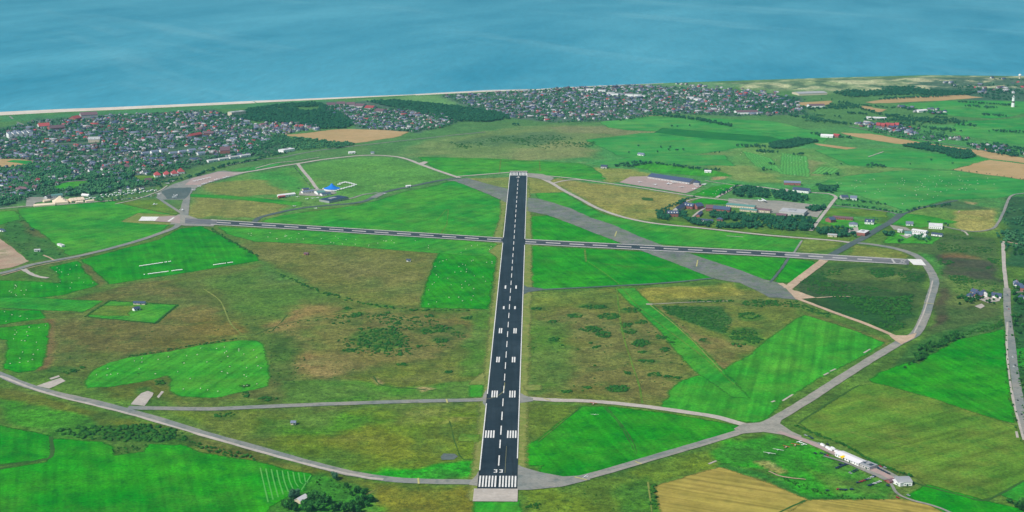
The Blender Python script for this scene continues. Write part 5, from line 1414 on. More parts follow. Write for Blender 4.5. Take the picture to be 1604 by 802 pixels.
for k in range(6):
    x = 512 + k * 15.5; y = (166.5, 165, 166, 168, 171, 176)[k]
    B_('terrace_house', ORD[k] + ' from the left of the violet roofed terraces near the dunes', (x, y), (x + 13, y + (.6 if k > 2 else -.2)), 36, 7, 6, 'wall_rendered', 'roof_brown' if k != 4 else 'roof_red', 'house', group='violet roofed terraces near the dunes', nwin=0, door=False)
for k in range(9):
    x, y = (924, 942, 956, 962, 985, 998, 1004, 1080, 1092)[k], (142, 144, 148, 149.5, 150.5, 151, 152.5, 155, 157.5)[k]
    B_('hotel', ORD[k] + ' from the left of the bright white seaside hotels in the far town', (x - 5, y), (x + 7, y + .4), 20, 8, 1, 'wall_white', 'roof_pale', 'hotel', kind='flat', group='white seaside hotels of the far town', nwin=0, door=False)
B_('campus', 'wide low pinkish building group at the foot of the dunes', (1246, 148.5), (1290, 147), 60, 7, 3, 'wall_cream', 'roof_pale', nwin=0, door=False)
B_('supermarket', 'violet roofed hall by the small beige field of the far town', (1266, 168), (1290, 167.5), 30, 7, 4, 'wall_white', 'roof_brown', 'hall', nwin=0, door=False)
B_('supermarket', 'wide white and pink hall at the right foot of the far town', (1152, 178), (1185, 177.5), 40, 7, 4, 'wall_white', 'roof_brown', 'hall', nwin=0, door=False)

# lighthouse
g = G(1586.5, 167.5)
t = thing('lighthouse', 'white lighthouse with a black band beyond the far eastern fields', 'lighthouse', (g[0], g[1], Z0))
MB().lathe([(6.2, 0), (5.4, 14), (5.2, 15)], 20).build('tower', M['white'], t)
MB().lathe([(5.2, 15), (5.0, 20)], 20).build('black_band', M['rubber'], t)
MB().lathe([(5.0, 20), (4.3, 33)], 20).build('upper_tower', M['white'], t)
MB().lathe([(5.4, 33), (5.4, 34)], 20).build('gallery', M['white'], t)
MB().lathe([(2.6, 34), (2.6, 37)], 14).build('lantern', M['glass'], t)
MB().lathe([(3.0, 37), (1.6, 39), (.1, 40)], 14).build('dome', M['white'], t)
g = G(1597, 124)
t = thing('water_tower', 'white water tower on the skyline dunes at the right edge', 'water tower', (g[0], g[1], Z0))
MB().lathe([(3.4, 0), (3.0, 12)], 14).build('shaft', M['wall_cream'], t)
MB().lathe([(3.4, 12), (5.5, 14), (5.5, 19), (4, 21), (.2, 22)], 14).build('tank', M['wall_white'], t)

# ---- tents
def peaked_tent(name, label, p, r, h, mat, n=14, eave=3.2, peaks=((0, 0),), wallmat=None):
    g = G(*p); BLOCK.append((g[0], g[1], r * 1.15))
    t = thing(name, label, 'tent', (g[0], g[1], Z0))
    MB().lathe([(r * .97, 0), (r * .97, eave)], n).build('side_wall', M[wallmat or mat], t)
    mb = MB()
    mb.lathe([(r, eave + .02), (r * .72, eave + h * .14), (r * .42, eave + h * .38), (r * .2, eave + h * .68), (r * .07, eave + h * .95), (.3, eave + h)], n)
    mb.build('canopy', M[mat], t)
    for k in range(2):
        MB().tube(((-1) ** k * r * .12, 0, eave + h * .7), ((-1) ** k * r * .12, 0, eave + h * 1.12), .25, .15).build('mast', M['metal'], t)
    return t
peaked_tent('circus_tent', 'bright blue circus tent with a purple and white ring wall', (520, 297.5), 20, 12, 'blue_canvas', 20, 4, wallmat='canvas_white')
g = G(520, 298)
a, L, c = px_dir((82, 318.5), (107, 317)); BLOCK.append((c[0], c[1], 24))
t = thing('marquee', 'largest cream peaked marquee on the western edge meadow', 'tent', (c[0], c[1], Z0), a)
mb = MB()
n_ = 9
for i in range(n_ + 1):
    for j in range(n_ + 1):
        u, v = i / n_ * 2 - 1, j / n_ * 2 - 1
        h_ = 4 + 13 * (max(0, 1 - max(abs(u), abs(v)))) ** 1.5 + 1.0 * (1 - max(abs(u), abs(v)))
        mb.v.append((u * L / 2, v * 18, h_))
for i in range(n_):
    for j in range(n_):
        q = i * (n_ + 1) + j
        mb.f.append((q, q + n_ + 1, q + n_ + 2, q + 1))
mb.build('canopy', M['canvas'], t)
MB().box(-L / 2 + .3, L / 2 - .3, -17.7, 17.7, 0, 3.98).build('side_wall', M['canvas'], t)
def ridge_tent(label, p, q, w, h=3, rh=3, group=None, mat='canvas'):
    a, L, c = px_dir(p, q); BLOCK.append((c[0], c[1], max(L, w) * .55))
    t = thing('tent', label, 'tent', (c[0], c[1], Z0), a, group)
    MB().gable_wall(L, w, h, rh).build('side_wall', M[mat], t)
    MB().gable_roof(L, w, h, rh, .3, .1).build('canopy', M[mat], t)
    return t
ridge_tent('long cream tent in front of the marquee at the meadow edge', (53, 324), (86, 321.5), 12, 3, 3)
ridge_tent('small cream tent left behind the long one', (68, 317), (78, 315.5), 8, 3, 3)
for k in range(4):
    ridge_tent(ORD[k] + ' from the left of the four cream pagoda tents right of the marquee', (109 + k * 5.6, 316.6 - k * .6), (113.5 + k * 5.6, 316 - k * .6), 20, 4, 5, 'cream pagoda tents right of the marquee')
ridge_tent('low cream tent at the meadow edge right of the pagodas', (119, 318.6), (130, 317.6), 7, 3, 2)
ridge_tent('low cream tent farthest right along the meadow edge', (134, 317), (147, 315.6), 7, 3, 2)
ridge_tent('white roofed tent behind the right pagoda tents', (129, 306.5), (140, 307.5), 8, 3, 2, None, 'canvas_white')
B_('hall', 'long low hall with blue grey roof behind the marquee', (79, 309.5), (97, 307.5), 16, 5, 2, 'wall_white', 'roof_green', 'hall', nwin=6)

# ---- caravans / small white vans and boxes
def caravan_parts():
    b = MB().loft([(-3.0, 0, 1.5, 1.0, .8), (-2.7, 0, 1.55, 1.15, 1.1), (0, 0, 1.6, 1.18, 1.2), (2.7, 0, 1.55, 1.15, 1.1), (3.0, 0, 1.4, 1.0, .7)], 12)
    return [('body', b, 'white'), ('window', MB().box(-1.6, -.2, -1.22, -1.14, 1.5, 2.1), 'glass'), ('door', MB().box(.9, 1.6, -1.22, -1.14, .5, 2.3), 'metal'),
            ('wheel', MB().tube((0, -1.1, .35), (0, -.8, .35), .35, n=10), 'rubber'), ('wheel', MB().tube((0, .8, .35), (0, 1.1, .35), .35, n=10), 'rubber'), ('tow_bar', MB().tube((3, 0, .5), (4.2, 0, .45), .07), 'metal')]
def car_parts(col):
    b = MB()
    prof = [(-2.1, .35), (-2.15, .8), (-1.9, 1.0), (1.0, .95), (2.05, .8), (2.15, .4)]
    vs = [(x, -.88, z) for x, z in prof] + [(x, .88, z) for x, z in prof]
    b.add(vs, [tuple(range(6)), tuple(range(6, 12))[::-1]] + [(k, k + 6, (k + 1) % 6 + 6, (k + 1) % 6) for k in range(6)])
    b.add([(-1.35, -.62, 1.45), (.35, -.62, 1.45), (.35, .62, 1.45), (-1.35, .62, 1.45), (-1.35, -.62, 1.38), (.35, -.62, 1.38), (.35, .62, 1.38), (-1.35, .62, 1.38)],
          [(0, 1, 2, 3), (7, 6, 5, 4), (4, 5, 1, 0), (5, 6, 2, 1), (6, 7, 3, 2), (7, 4, 0, 3)])
    gl = MB().add([(-1.85, -.78, .97), (1.0, -.78, .95), (1.0, .78, .95), (-1.85, .78, .97), (-1.35, -.62, 1.38), (.35, -.62, 1.38), (.35, .62, 1.38), (-1.35, .62, 1.38)],
                  [(3, 2, 1, 0), (4, 5, 6, 7), (0, 1, 5, 4), (1, 2, 6, 5), (2, 3, 7, 6), (3, 0, 4, 7)])
    out = [('body', b, 'car_' + col), ('window_band', gl, 'glass')]
    for x in (-1.35, 1.35):
        for y in (-.8, .8): out.append(('wheel', MB().tube((x, y - .12, .32), (x, y + .12, .32), .32, n=10), 'rubber'))
    return out
def plane_parts(acc):
    fus = MB().loft([(3.1, 0, 1.2, .12, .12), (2.9, 0, 1.2, .42, .4), (1.8, 0, 1.25, .55, .55), (.4, 0, 1.45, .6, .75), (-.8, 0, 1.4, .52, .6), (-2.5, 0, 1.35, .28, .32), (-4.4, 0, 1.45, .1, .16)], 10)
    wing = MB().slab([(1.3, -5.4), (1.5, -1), (1.5, 1), (1.3, 5.4), (.2, 5.4), (-.1, 1), (-.1, -1), (.2, -5.4)], 2.15, 2.3)
    return [('fuselage', fus, 'white'), ('wing', wing, acc), ('tailplane', MB().slab([(-3.6, -1.7), (-3.4, 0), (-3.6, 1.7), (-4.3, 1.7), (-4.4, 0), (-4.3, -1.7)], 1.5, 1.6), acc),
            ('fin', MB().add([(-3.4, -.06, 1.5), (-4.5, -.06, 1.5), (-4.7, -.06, 2.9), (-4.1, -.06, 2.9), (-3.4, .06, 1.5), (-4.5, .06, 1.5), (-4.7, .06, 2.9), (-4.1, .06, 2.9)],
                             [(0, 1, 2, 3), (7, 6, 5, 4), (0, 4, 5, 1), (1, 5, 6, 2), (2, 6, 7, 3), (3, 7, 4, 0)]), acc),
            ('windscreen', MB().loft([(1.5, 0, 1.85, .3, .1), (1.0, 0, 1.9, .5, .3), (.6, 0, 1.9, .5, .32)], 8), 'glass'),
            ('propeller', MB().box(3.12, 3.18, -.06, .06, .3, 2.1), 'rubber'),
            ('wheel', MB().tube((2.3, -.08, .22), (2.3, .08, .22), .22, n=8), 'rubber'), ('wheel', MB().tube((.3, -1.2, .22), (.3, -1.05, .22), .22, n=8), 'rubber'), ('wheel', MB().tube((.3, 1.05, .22), (.3, 1.2, .22), .22, n=8), 'rubber'),
            ('undercarriage', MB().tube((.4, -1.1, .25), (.4, 0, 1.0), .06).tube((.4, 1.1, .25), (.4, 0, 1.0), .06).tube((2.3, 0, .25), (2.3, 0, .9), .05), 'metal')]
def glider_parts(acc):
    fus = MB().loft([(2.6, 0, .7, .08, .08), (2.2, 0, .75, .3, .36), (1.0, 0, .85, .34, .46), (-.4, 0, .95, .22, .3), (-4.1, 0, 1.1, .07, .1)], 10)
    wing = MB().slab([(.5, -7.9), (.9, 0), (.5, 7.9), (.05, 7.9), (-.1, 0), (.05, -7.9)], 1.18, 1.3)
    return [('fuselage', fus, 'white'), ('wing', wing, 'white'), ('fin', MB().box(-4.4, -3.7, -.05, .05, 1.0, 2.3), acc), ('tailplane', MB().slab([(-3.8, -1.3), (-3.8, 1.3), (-4.4, 1.3), (-4.4, -1.3)], 2.31, 2.38), 'white'),
            ('canopy', MB().loft([(2.0, 0, 1.05, .1, .05), (1.3, 0, 1.15, .28, .22), (.6, 0, 1.15, .25, .16)], 8), 'glass'), ('wheel', MB().tube((.6, -.08, .22), (.6, .08, .22), .22, n=8), 'rubber')]
PROTO = {}
def proto(key, parts):
    PROTO[key] = [(nm, mb.mesh(nm, M[mk]), mk) for nm, mb, mk in parts]
for col in ('navy', 'black', 'silver', 'white', 'red', 'green', 'blue'): proto('car_' + col, car_parts(col))
proto('caravan', caravan_parts())
proto('plane', plane_parts('white')); proto('plane_red', plane_parts('red')); proto('glider', glider_parts('white')); proto('glider_red', glider_parts('red'))
van = [('body', MB().box(-3.6, 1.4, -1.15, 1.15, .55, 3.0), 'white'), ('cab', MB().box(1.5, 3.2, -1.05, 1.05, .5, 2.3), 'white'), ('windscreen', MB().box(3.21, 3.26, -.9, .9, 1.4, 2.1), 'glass')] + \
      [('wheel', MB().tube((x, y - .15, .42), (x, y + .15, .42), .42, n=10), 'rubber') for x in (-2.4, 2.4) for y in (-.95, .95)]
proto('truck', van)
def place(key, name, label, cat, p, rot, group=None, scale=1.0, z=None, maxparts=99):
    g = G(*p)
    t = thing(name, label, cat, (g[0], g[1], .5 if z is None else z), rot, group, scale)
    for nm, me, mk in PROTO[key][:maxparts]:
        o = bpy.data.objects.new(nm, me); COL.objects.link(o); o.parent = t
    return t

# aircraft
wa = px_dir((303, 284), (328, 279))[0]
for k in range(6):
    place('plane', 'light_aircraft', ORD[k] + ' from left of the white aircraft in the middle of the western apron', 'aircraft', (304 + k * 4.8, 285 - k * 1.15), wa + 1.57 + random.uniform(-.2, .2), 'white aircraft in the middle of the western apron', 1.15)
for k, (x, y) in enumerate(((303.5, 299), (312.5, 293), (318.5, 289.6), (322, 288.4), (330, 285.8), (338, 283), (342, 282), (352, 279.5), (357, 278.2))):
    place('plane', 'light_aircraft', ORD[k] + ' from left of the white aircraft on the lower rim of the western apron', 'aircraft', (x, y), wa - 1.4 + random.uniform(-.2, .2), 'white aircraft on the lower rim of the western apron', 1.15)
for k, (x, y, l) in enumerate(((276, 307.5, 'white twin aircraft parked alone in the dark part of the western apron'), (273, 310.6, 'white aircraft parked below the lone twin on the dark apron'), (248.5, 305.5, 'white aircraft at the left corner of the western apron'),
                               (242, 321.5, 'white aircraft standing on the grass below the western apron'), (262.5, 288.8, 'white aircraft on the grass left of the apron'), (270, 285.2, 'white aircraft on the grass above the apron corner'),
                               (285.5, 330.5, 'white aircraft taxiing where the apron meets the cross runway'))):
    place('plane', 'light_aircraft', l, 'aircraft', (x, y), k * 1.1, None, 1.35)
for k, (x, y) in enumerate(((1002, 286.5), (1026, 290.5), (1047, 289.5), (1055.5, 287.2), (1067.5, 294), (1078, 289.5), (1088, 297), (1093, 293.5), (1104, 289.5), (1101, 290.6))):
    place('plane', 'light_aircraft', ORD[k] + ' from left of the white aircraft on the pink apron before the hangar', 'aircraft', (x, y), wa + k * .9, 'white aircraft on the pink apron', 1.6 if k in (2, 3) else 1.25)
place('plane_red', 'light_aircraft', 'red and white tow plane standing on the concrete link east of the runway', 'aircraft', (929.5, 634), 1.3, None, .95)
place('glider', 'glider', 'white glider on the grass behind the red and white tow plane', 'glider', (931.5, 650.5), 1.5, None, .7)
place('glider', 'glider', 'white glider on the road east of the runway threshold', 'glider', (917, 747.5), 2.6, None, .8)
place('glider', 'glider', 'white glider leftmost in the row beside the club road', 'glider', (1205, 711.5), 1.15, None, 1.0)
place('glider', 'glider', 'white glider second in the row beside the club road', 'glider', (1219, 706), 1.1, None, .9)
place('plane_red', 'light_aircraft', 'small red winged aircraft between the gliders and the club road', 'aircraft', (1231.5, 702), .9, None, .9)
place('plane_red', 'light_aircraft', 'larger red winged aircraft nearer the club road', 'aircraft', (1245.5, 699), 1.2, None, 1.05)
place('plane', 'light_aircraft', 'white aircraft behind the red ones beside the club road', 'aircraft', (1252, 694.5), 2.2, None, .9)
place('plane', 'light_aircraft', 'white aircraft rightmost in the row beside the club road', 'aircraft', (1259, 698), .6, None, .9)
place('plane', 'light_aircraft', 'large white aircraft parked in the airbase yard', 'aircraft', (1195, 317), .2, None, 2.6)

# flying-club site (lower right)
t = building('club_hangar', 'long white roofed hangar of the flying club by the service road', (1314.5, 713), (1351, 729), 14, 3.5, 1.4, 'wall_white', 'roof_white', 'hangar', nwin=9)
t = building('annex', 'grey roofed annex with dark panels joined to the long white hangar', (1353, 729.5), (1368, 735.5), 14, 4, .8, 'wall_rendered', 'metal', 'annex', kind='flat', nwin=4)
for k in range(3): MB().box(-6.5 + k * 4.4, -2.8 + k * 4.4, -3, 3.6, 4.52, 4.7).build('roof_panel', M['glass'], t)
t = building('club_hangar', 'grey curved roofed hangar at the end of the club road', (1403, 757.5), (1425, 757), 17, 4.5, 2.4, 'wall_white', 'metal', 'hangar', kind='barrel', nwin=3)
t = building('garage', 'white garage left of the curved roofed hangar', (1402, 756), (1414, 762), 8, 4, 1, 'wall_white', 'roof_white', 'garage', kind='flat', nwin=3)
t = building('shed', 'small brown shed by the bend of the club road', (1391, 757), (1400, 755), 6, 3, 1.4, 'wall_brick', 'roof_brown', 'shed', nwin=1)
g = G(1321, 720)
t = thing('pavilion', 'bright yellow star shaped canopy beside the service road', 'canopy', (g[0], g[1], .5), .3)
star = [((6.0 if k % 2 == 0 else 2.6) * math.cos(k * math.pi / 5), (6.0 if k % 2 == 0 else 2.6) * math.sin(k * math.pi / 5)) for k in range(10)]
mb = MB(); n_ = 10
mb.add([(x, y, 2.4 if k % 2 == 0 else 3.0) for k, (x, y) in enumerate(star)] + [(0, 0, 5.2)] + [(x, y, 2.3 if k % 2 == 0 else 2.9) for k, (x, y) in enumerate(star)], [(k, (k + 1) % n_, n_) for k in range(n_)] + [(k + n_ + 1, k, (k + 1) % n_, (k + 1) % n_ + n_ + 1)[::-1] for k in range(n_)])
mb.build('canopy', M['yellow'], t)
MB().tube((0, 0, 0), (0, 0, 5.1), .15).build('mast', M['metal'], t)
for k in range(5):
    MB().tube((star[2 * k][0] * .95, star[2 * k][1] * .95, 0), (star[2 * k][0] * .95, star[2 * k][1] * .95, 2.35), .1).build('pole', M['metal'], t)
ang = px_dir((1320, 724), (1380, 749))[0]
for k, (x, y, l) in enumerate(((1297, 704, 'white truck nearest the parked gliders on the service road'), (1301, 706.5, 'white truck right behind the first on the service road'), (1305, 705, 'white truck beside the dark trailers'),
                               (1289, 699.5, 'white truck at the left end of the vehicle row'), (1311, 710, 'white truck just left of the long white hangar'))):
    place('truck', 'truck', l, 'truck', (x, y), ang, None)
cars = {
 'on the service road strip right of the annex': [(1377, 735.5, 'navy'), (1380, 737, 'black'), (1383, 738.5, 'navy'), (1386, 740, 'black'), (1389, 741.5, 'navy'), (1392, 743, 'black'), (1379, 731.5, 'red'), (1386, 733.5, 'silver'), (1370, 731, 'red'), (1374, 733, 'navy')],
 'in the first meadow row below the yellow canopy': [(1311, 734, 'navy'), (1314.5, 732.5, 'black'), (1318, 731, 'navy'), (1321.5, 729.5, 'navy'), (1316, 728, 'black'), (1325, 728.6, 'navy')],
 'in the short row right of the navy cars': [(1332, 742, 'silver'), (1336, 740, 'green'), (1339, 738.5, 'black'), (1342, 737, 'green')],
 'in the upper right meadow row': [(1344, 757, 'navy'), (1348.5, 755.5, 'red'), (1353, 754, 'red'), (1357, 752.5, 'navy'), (1361, 751, 'silver'), (1366, 748.5, 'white'), (1369, 747, 'navy')],
 'in the lower right meadow row': [(1362, 761.5, 'navy'), (1366, 760, 'navy'), (1370, 758.5, 'white'), (1374.5, 757, 'silver'), (1378, 755.5, 'white')],
 'in the lowest row near the ripe grain': [(1313, 767.5, 'red'), (1317, 768, 'green'), (1321, 768.2, 'green'), (1325, 768.4, 'navy'), (1334, 767.5, 'navy'), (1296, 769.5, 'green')],
 'beside the bend of the club road': [(1388, 754.5, 'red'), (1390.5, 761.5, 'navy'), (1406, 780.5, 'red'), (1423, 777, 'silver')],
 'on the roadside left of the truck row': [(1272, 687.5, 'navy'), (1268, 685, 'green'), (1283, 696, 'silver'), (1296, 697, 'black'), (1287, 711, 'green'), (1277, 711, 'black'), (1293, 713.5, 'navy'), (1262, 683, 'silver'), (1334, 719, 'red'), (1296, 714.5, 'red')],
 'on the grey eastern road': [(1578, 463, 'navy'), (1577, 481, 'navy'), (1580, 485, 'red'), (1582, 505, 'black'), (1582.5, 513, 'navy'), (1587.5, 575, 'white'), (1586, 560, 'white'), (1590, 573, 'black'), (1600, 650, 'black'), (1594, 628, 'black')],
}
for wh, lst in cars.items():
    seen = {}
    tot = {}
    for x, y, c in lst: tot[c] = tot.get(c, 0) + 1
    for x, y, c in lst:
        k = seen.get(c, 0); seen[c] = k + 1
        lb = (c + ' car ' if tot[c] == 1 else ORD[k] + ' from left of the ' + c + ' cars ') + wh
        rot = (ang + 1.2 if 'meadow' in wh or 'lowest' in wh else ang) + random.uniform(-.1, .1)
        if 'eastern road' in wh: rot = 1.5
        place('car_' + c, 'car', lb, 'car', (x, y), rot, 'cars ' + wh, 1.08)
# western car rows: near the caravans and by the circus
rowp = [(146 + k * 2.6, 308 - k * .8) for k in range(14)]
cols = ['white', 'silver', 'white', 'blue', 'white', 'red', 'silver', 'navy']
def many(key_fn, name, cat, pts, rot, label_fn, group, scale=1.0, mp=99):
    for k, (x, y) in enumerate(pts):
        key = key_fn(k)
        place(key, name, label_fn(k, key), cat, (x, y), rot + random.uniform(-.25, .25), group, scale, maxparts=mp)
pts = [(130 + k * 6.0, 313 - k * .75 + (k % 2) * 1.2) for k in range(20)]
many(lambda k: 'caravan', 'caravan', 'caravan', pts, wa, lambda k, q: ORD[k] + ' from left of the white caravans in the row behind the western meadow', 'caravans in the row behind the western meadow', 1.35, 3)
pts = [(160 + k * 7.0, 306.5 - k * 1.0 + (k % 3) * .8) for k in range(10)]
many(lambda k: 'caravan', 'caravan', 'caravan', pts, wa, lambda k, q: ORD[k] + ' from the left of the white caravans in the rear camp row', 'caravans in the rear camp row', 1.35, 3)
pts = [(176 + k * 3.8, 314.5 - k * .42) for k in range(18)]
many(lambda k: 'car_' + cols[(k * 5) % 8], 'car', 'car', pts, wa + 1.5, lambda k, q: ORD[k] + ' from left of the ' + q[4:] + ' cars beside the western apron track' if 0 else q[4:] + ' car, ' + ORD[k] + ' from left in the row beside the western apron track', 'cars beside the track to the western apron', 1.1)
loop = [(531, 290.5), (534, 288.8), (538, 287.6), (541, 287), (545, 287.6), (549, 288.6), (553, 289.8), (556.5, 290.8), (553, 292.6), (549, 293.8), (545, 294.8), (541, 295.8), (537, 297), (533, 298), (529, 299), (525, 300.6), (507, 300.2), (508, 297)]
many(lambda k: 'caravan', 'caravan', 'caravan', loop, .3, lambda k, q: ORD[k] + ' white circus wagon clockwise round the ring beside the blue tent', 'white circus wagons in a ring', 1.35, 3)
pts = [(461 + k * 1.95, 262 + k * 2.3) for k in range(14)]
many(lambda k: 'car_' + ('black', 'navy', 'green', 'silver')[k % 4], 'car', 'car', pts, 2.2, lambda k, q: ORD[k] + ' car down from the junction beside the short straight road, ' + q[4:], 'cars beside the short straight road', 1.2)
pts = [(468 + k * 4.2, 295.5 + (k % 2) * 1.6) for k in range(8)]
many(lambda k: 'car_' + ('black', 'white', 'silver')[k % 3], 'car', 'car', pts, .1, lambda k, q: ORD[k] + ' car from the left above the flying club sheds, ' + q[4:], 'cars above the flying club sheds', 1.2)
for k, (x, y) in enumerate(((481.5, 312.5), (490, 311.8), (497, 311), (461, 324), (466, 309.5), (495, 327.5), (603, 304.5))):
    place('plane', 'light_aircraft', ORD[k] + ' white aircraft on the grass around the navy roofed hangar', 'aircraft', (x, y), k * 1.3, 'white aircraft around the navy roofed hangar', 1.0)

# ---- wrapped bales in rows on the western meadow
bale_v = MB().tube((-.9, 0, .85), (.9, 0, .85), .85, n=12)
BALE = bale_v.mesh('bale', M['canvas_white'])
def bales(p, q, n, skip, wh):
    for k in range(n):
        if k in skip: continue
        f = k / (n - 1)
        g = G(p[0] + (q[0] - p[0]) * f, p[1] + (q[1] - p[1]) * f)
        o = mesh_obj('bale', BALE); o.location = (g[0], g[1] + random.uniform(-.5, .5), .25); o.rotation_euler = (0, 0, random.uniform(-.2, .2)); o.scale = (1.15, 1.3, 1.0)
        tag(o, 'white wrapped bale in ' + wh, 'bale', 'white bales in ' + wh)
bales((219, 417.5), (267, 410.2), 24, (18, 21), 'the upper long row on the bright western meadow')
bales((226, 430.8), (285, 423), 28, (1, 2, 18, 19), 'the lower long row on the bright western meadow')
bales((335, 415.6), (364, 411.5), 14, (9,), 'the short right row on the bright western meadow')

# ---- sheep: small white specks on the meadows
def sheep_mesh():
    mb = MB()
    mb.loft([(-.62, 0, .62, .12, .14), (-.5, 0, .68, .26, .26), (0, 0, .7, .32, .32), (.42, 0, .72, .27, .27), (.58, 0, .66, .13, .15), (.78, 0, .52, .09, .11), (.95, 0, .42, .05, .06)], 9)
    for x in (-.4, .35):
        for y in (-.16, .16): mb.tube((x, y, 0), (x, y, .5), .045, .07, 5)
    return mb.mesh('sheep', M['wool'], True)
SHEEP = sheep_mesh()
pool = [
 ([(80, 420), (116, 412), (148, 446), (100, 458), (10, 466), (10, 444), (95, 446)], 26, 'the angular meadow below the western road'),
 ([(5, 487), (60, 489), (66, 498), (0, 506)], 6, 'the narrow meadow at the left edge'),
 ([(20, 514), (72, 510), (60, 574), (14, 574), (20, 535)], 20, 'the upright meadow at the left edge'),
 ([(140, 600), (150, 584), (205, 563), (325, 543), (405, 537), (416, 600), (365, 614), (285, 616), (275, 590), (225, 594)], 44, 'the bright L shaped meadow'),
 ([(400, 361), (500, 367), (770, 386), (765, 400), (690, 394), (600, 388), (420, 374)], 34, 'the strip below the cross runway'),
 ([(670, 460), (684, 405), (772, 406), (762, 480), (664, 478)], 38, 'the meadow left of the main runway'),
 ([(1300, 285), (1490, 272), (1590, 285), (1480, 308), (1420, 322), (1350, 302)], 90, 'the large speckled eastern meadow'),
 ([(1096, 304), (1150, 289), (1120, 306)], 8, 'the small meadow beside the pink apron'),
 ([(1150, 236), (1250, 244), (1300, 260), (1250, 276), (1180, 270)], 12, 'the golf course'),
 ([(620, 390), (450, 378), (340, 362), (400, 364)], 8, 'the dry grass under the cross runway'),
]
for i, (P, n_, wh) in enumerate(pool):
    gp = GG(P); a = np.array(gp); rs = np.random.RandomState(900 + i); k = 0
    while k < n_:
        x, y = rs.uniform(a[:, 0].min(), a[:, 0].max()), rs.uniform(a[:, 1].min(), a[:, 1].max())
        if not inside(np.array([x]), np.array([y]), gp)[0]: continue
        o = mesh_obj('sheep', SHEEP); o.location = (x, y, .3); o.rotation_euler = (0, 0, rs.rand() * 6.28)
        o.scale = (1.45, 1.45, 1.45)
        tag(o, 'white sheep grazing on ' + wh, 'sheep', 'sheep on ' + wh); k += 1

# ================================================================== TOWNS, WOODS, BUSHES
ET = 'the town at the left'
scatter('house', [(0, 205), (60, 190), (200, 180), (330, 174), (362, 184), (400, 196), (500, 200), (470, 206), (450, 210), (400, 232), (400, 243), (330, 250), (300, 256), (240, 262), (235, 285), (200, 292), (140, 272), (60, 300), (0, 318), (-60, 322), (-60, 210)], 1900, (.7, 1.1), 'the town at the left', None, 0, 11)
scatter('house', [(400, 193), (440, 192), (505, 200), (500, 206), (440, 210), (400, 205)], 60, (.8, 1.2), 'the town at the left', None, 0, 12)
scatter('house', [(505, 170), (580, 172), (640, 174), (690, 180), (716, 191), (690, 200), (650, 206), (580, 202), (550, 194)], 460, (.7, 1.0), 'the middle town between the two woods', None, 0, 13)
scatter('house', [(690, 151), (780, 146), (900, 138), (1000, 134), (1140, 142), (1220, 152), (1250, 160), (1262, 176), (1200, 182), (1150, 180), (1050, 178), (980, 187), (900, 190), (860, 191), (800, 184), (760, 172), (720, 160)], 1400, (.7, 1.1), 'the far town by the sea', None, 0, 14)
scatter('house', [(1060, 132), (1200, 142), (1260, 152), (1200, 155), (1080, 140)], 70, (.8, 1.2), 'the far town by the sea', None, 0, 15)
scatter('house', [(1330, 194), (1380, 194), (1450, 204), (1430, 214), (1380, 206)], 70, (.8, 1.2), 'the village in the eastern fields', None, 0, 16)
scatter('house', [(1515, 226), (1560, 228), (1604, 240), (1640, 246), (1640, 250), (1590, 246), (1530, 234)], 22, (.8, 1.2), 'the wooded hamlet at the right edge', None, 0, 17)
scatter('house', [(1400, 166), (1480, 172), (1480, 180), (1430, 178)], 14, (.8, 1.3), 'the village in the eastern fields', None, 0, 18)
scatter('house', [(1460, 126), (1604, 122), (1640, 124), (1640, 150), (1540, 148)], 40, (.9, 1.6), 'the dune settlement on the far right', None, 0, 19)
scatter('house', [(1440, 214), (1520, 216), (1510, 222), (1450, 220)], 12, (.8, 1.2), 'the village in the eastern fields', None, 0, 20)
for (x, y, w_, r_) in ((1519, 466, 'cream', 'slate'), (1533, 464, 'brick', 'slate'), (1541, 464, 'white', 'slate'), (1561, 466, 'white', 'slate'), (1527, 462, 'rendered', 'slate'), (1596, 450, 'white', 'slate'), (1601, 472, 'white', 'slate'), (1592, 446, 'white', 'grey'), (1604, 456, 'brick', 'slate'), (1612, 466, 'white', 'slate')):
    at('house', [(x, y, 1.1)], 1, 'the eastern road hamlet', (w_, r_), seed=int(x))
at('house', [(75, 311), (105, 305), (150, 300), (170, 297), (188, 302), (200, 296), (214, 300), (222, 297), (165, 293), (140, 300)], .9, 'the camp edge below the town', None, 5)

# trees in and around the towns
scatter('tree', [(0, 205), (60, 190), (200, 181), (330, 174), (362, 180), (400, 196), (440, 208), (450, 215), (400, 243), (330, 256), (270, 275), (240, 290), (150, 304), (60, 310), (0, 325), (-60, 328), (-60, 210)], 4700, (.65, 1.15), 'the town at the left', 'leaf', 0, 21)
scatter('tree', [(0, 260), (60, 258), (140, 262), (250, 266), (240, 290), (150, 306), (60, 311), (0, 325), (-60, 328), (-60, 262)], 1500, (.8, 1.4), 'the leafy southern rim of the left town', 'leaf', 90, 22)
scatter('tree', [(505, 165), (640, 172), (700, 182), (716, 192), (690, 202), (650, 208), (580, 204), (550, 196)], 1200, (.7, 1.1), 'the middle town', 'leaf', 0, 23)
scatter('tree', [(690, 151), (900, 139), (1000, 135), (1150, 142), (1262, 156), (1262, 180), (1150, 182), (1050, 180), (980, 189), (870, 193), (790, 182), (730, 166)], 3300, (.65, 1.1), 'the far town', 'leaf', 0, 24)
scatter('tree', [(362, 184), (390, 172), (440, 165), (500, 162), (530, 176), (556, 194), (540, 202), (500, 202), (440, 193), (400, 191)], 2000, (1.0, 1.3), 'the dark wood beside the town', 'leaf_dark', 0, 25)
scatter('tree', [(575, 160), (620, 158), (680, 164), (720, 168), (790, 178), (800, 186), (760, 192), (700, 190), (660, 180)], 1800, (.9, 1.25), 'the second dark wood', 'leaf_dark', 0, 26)
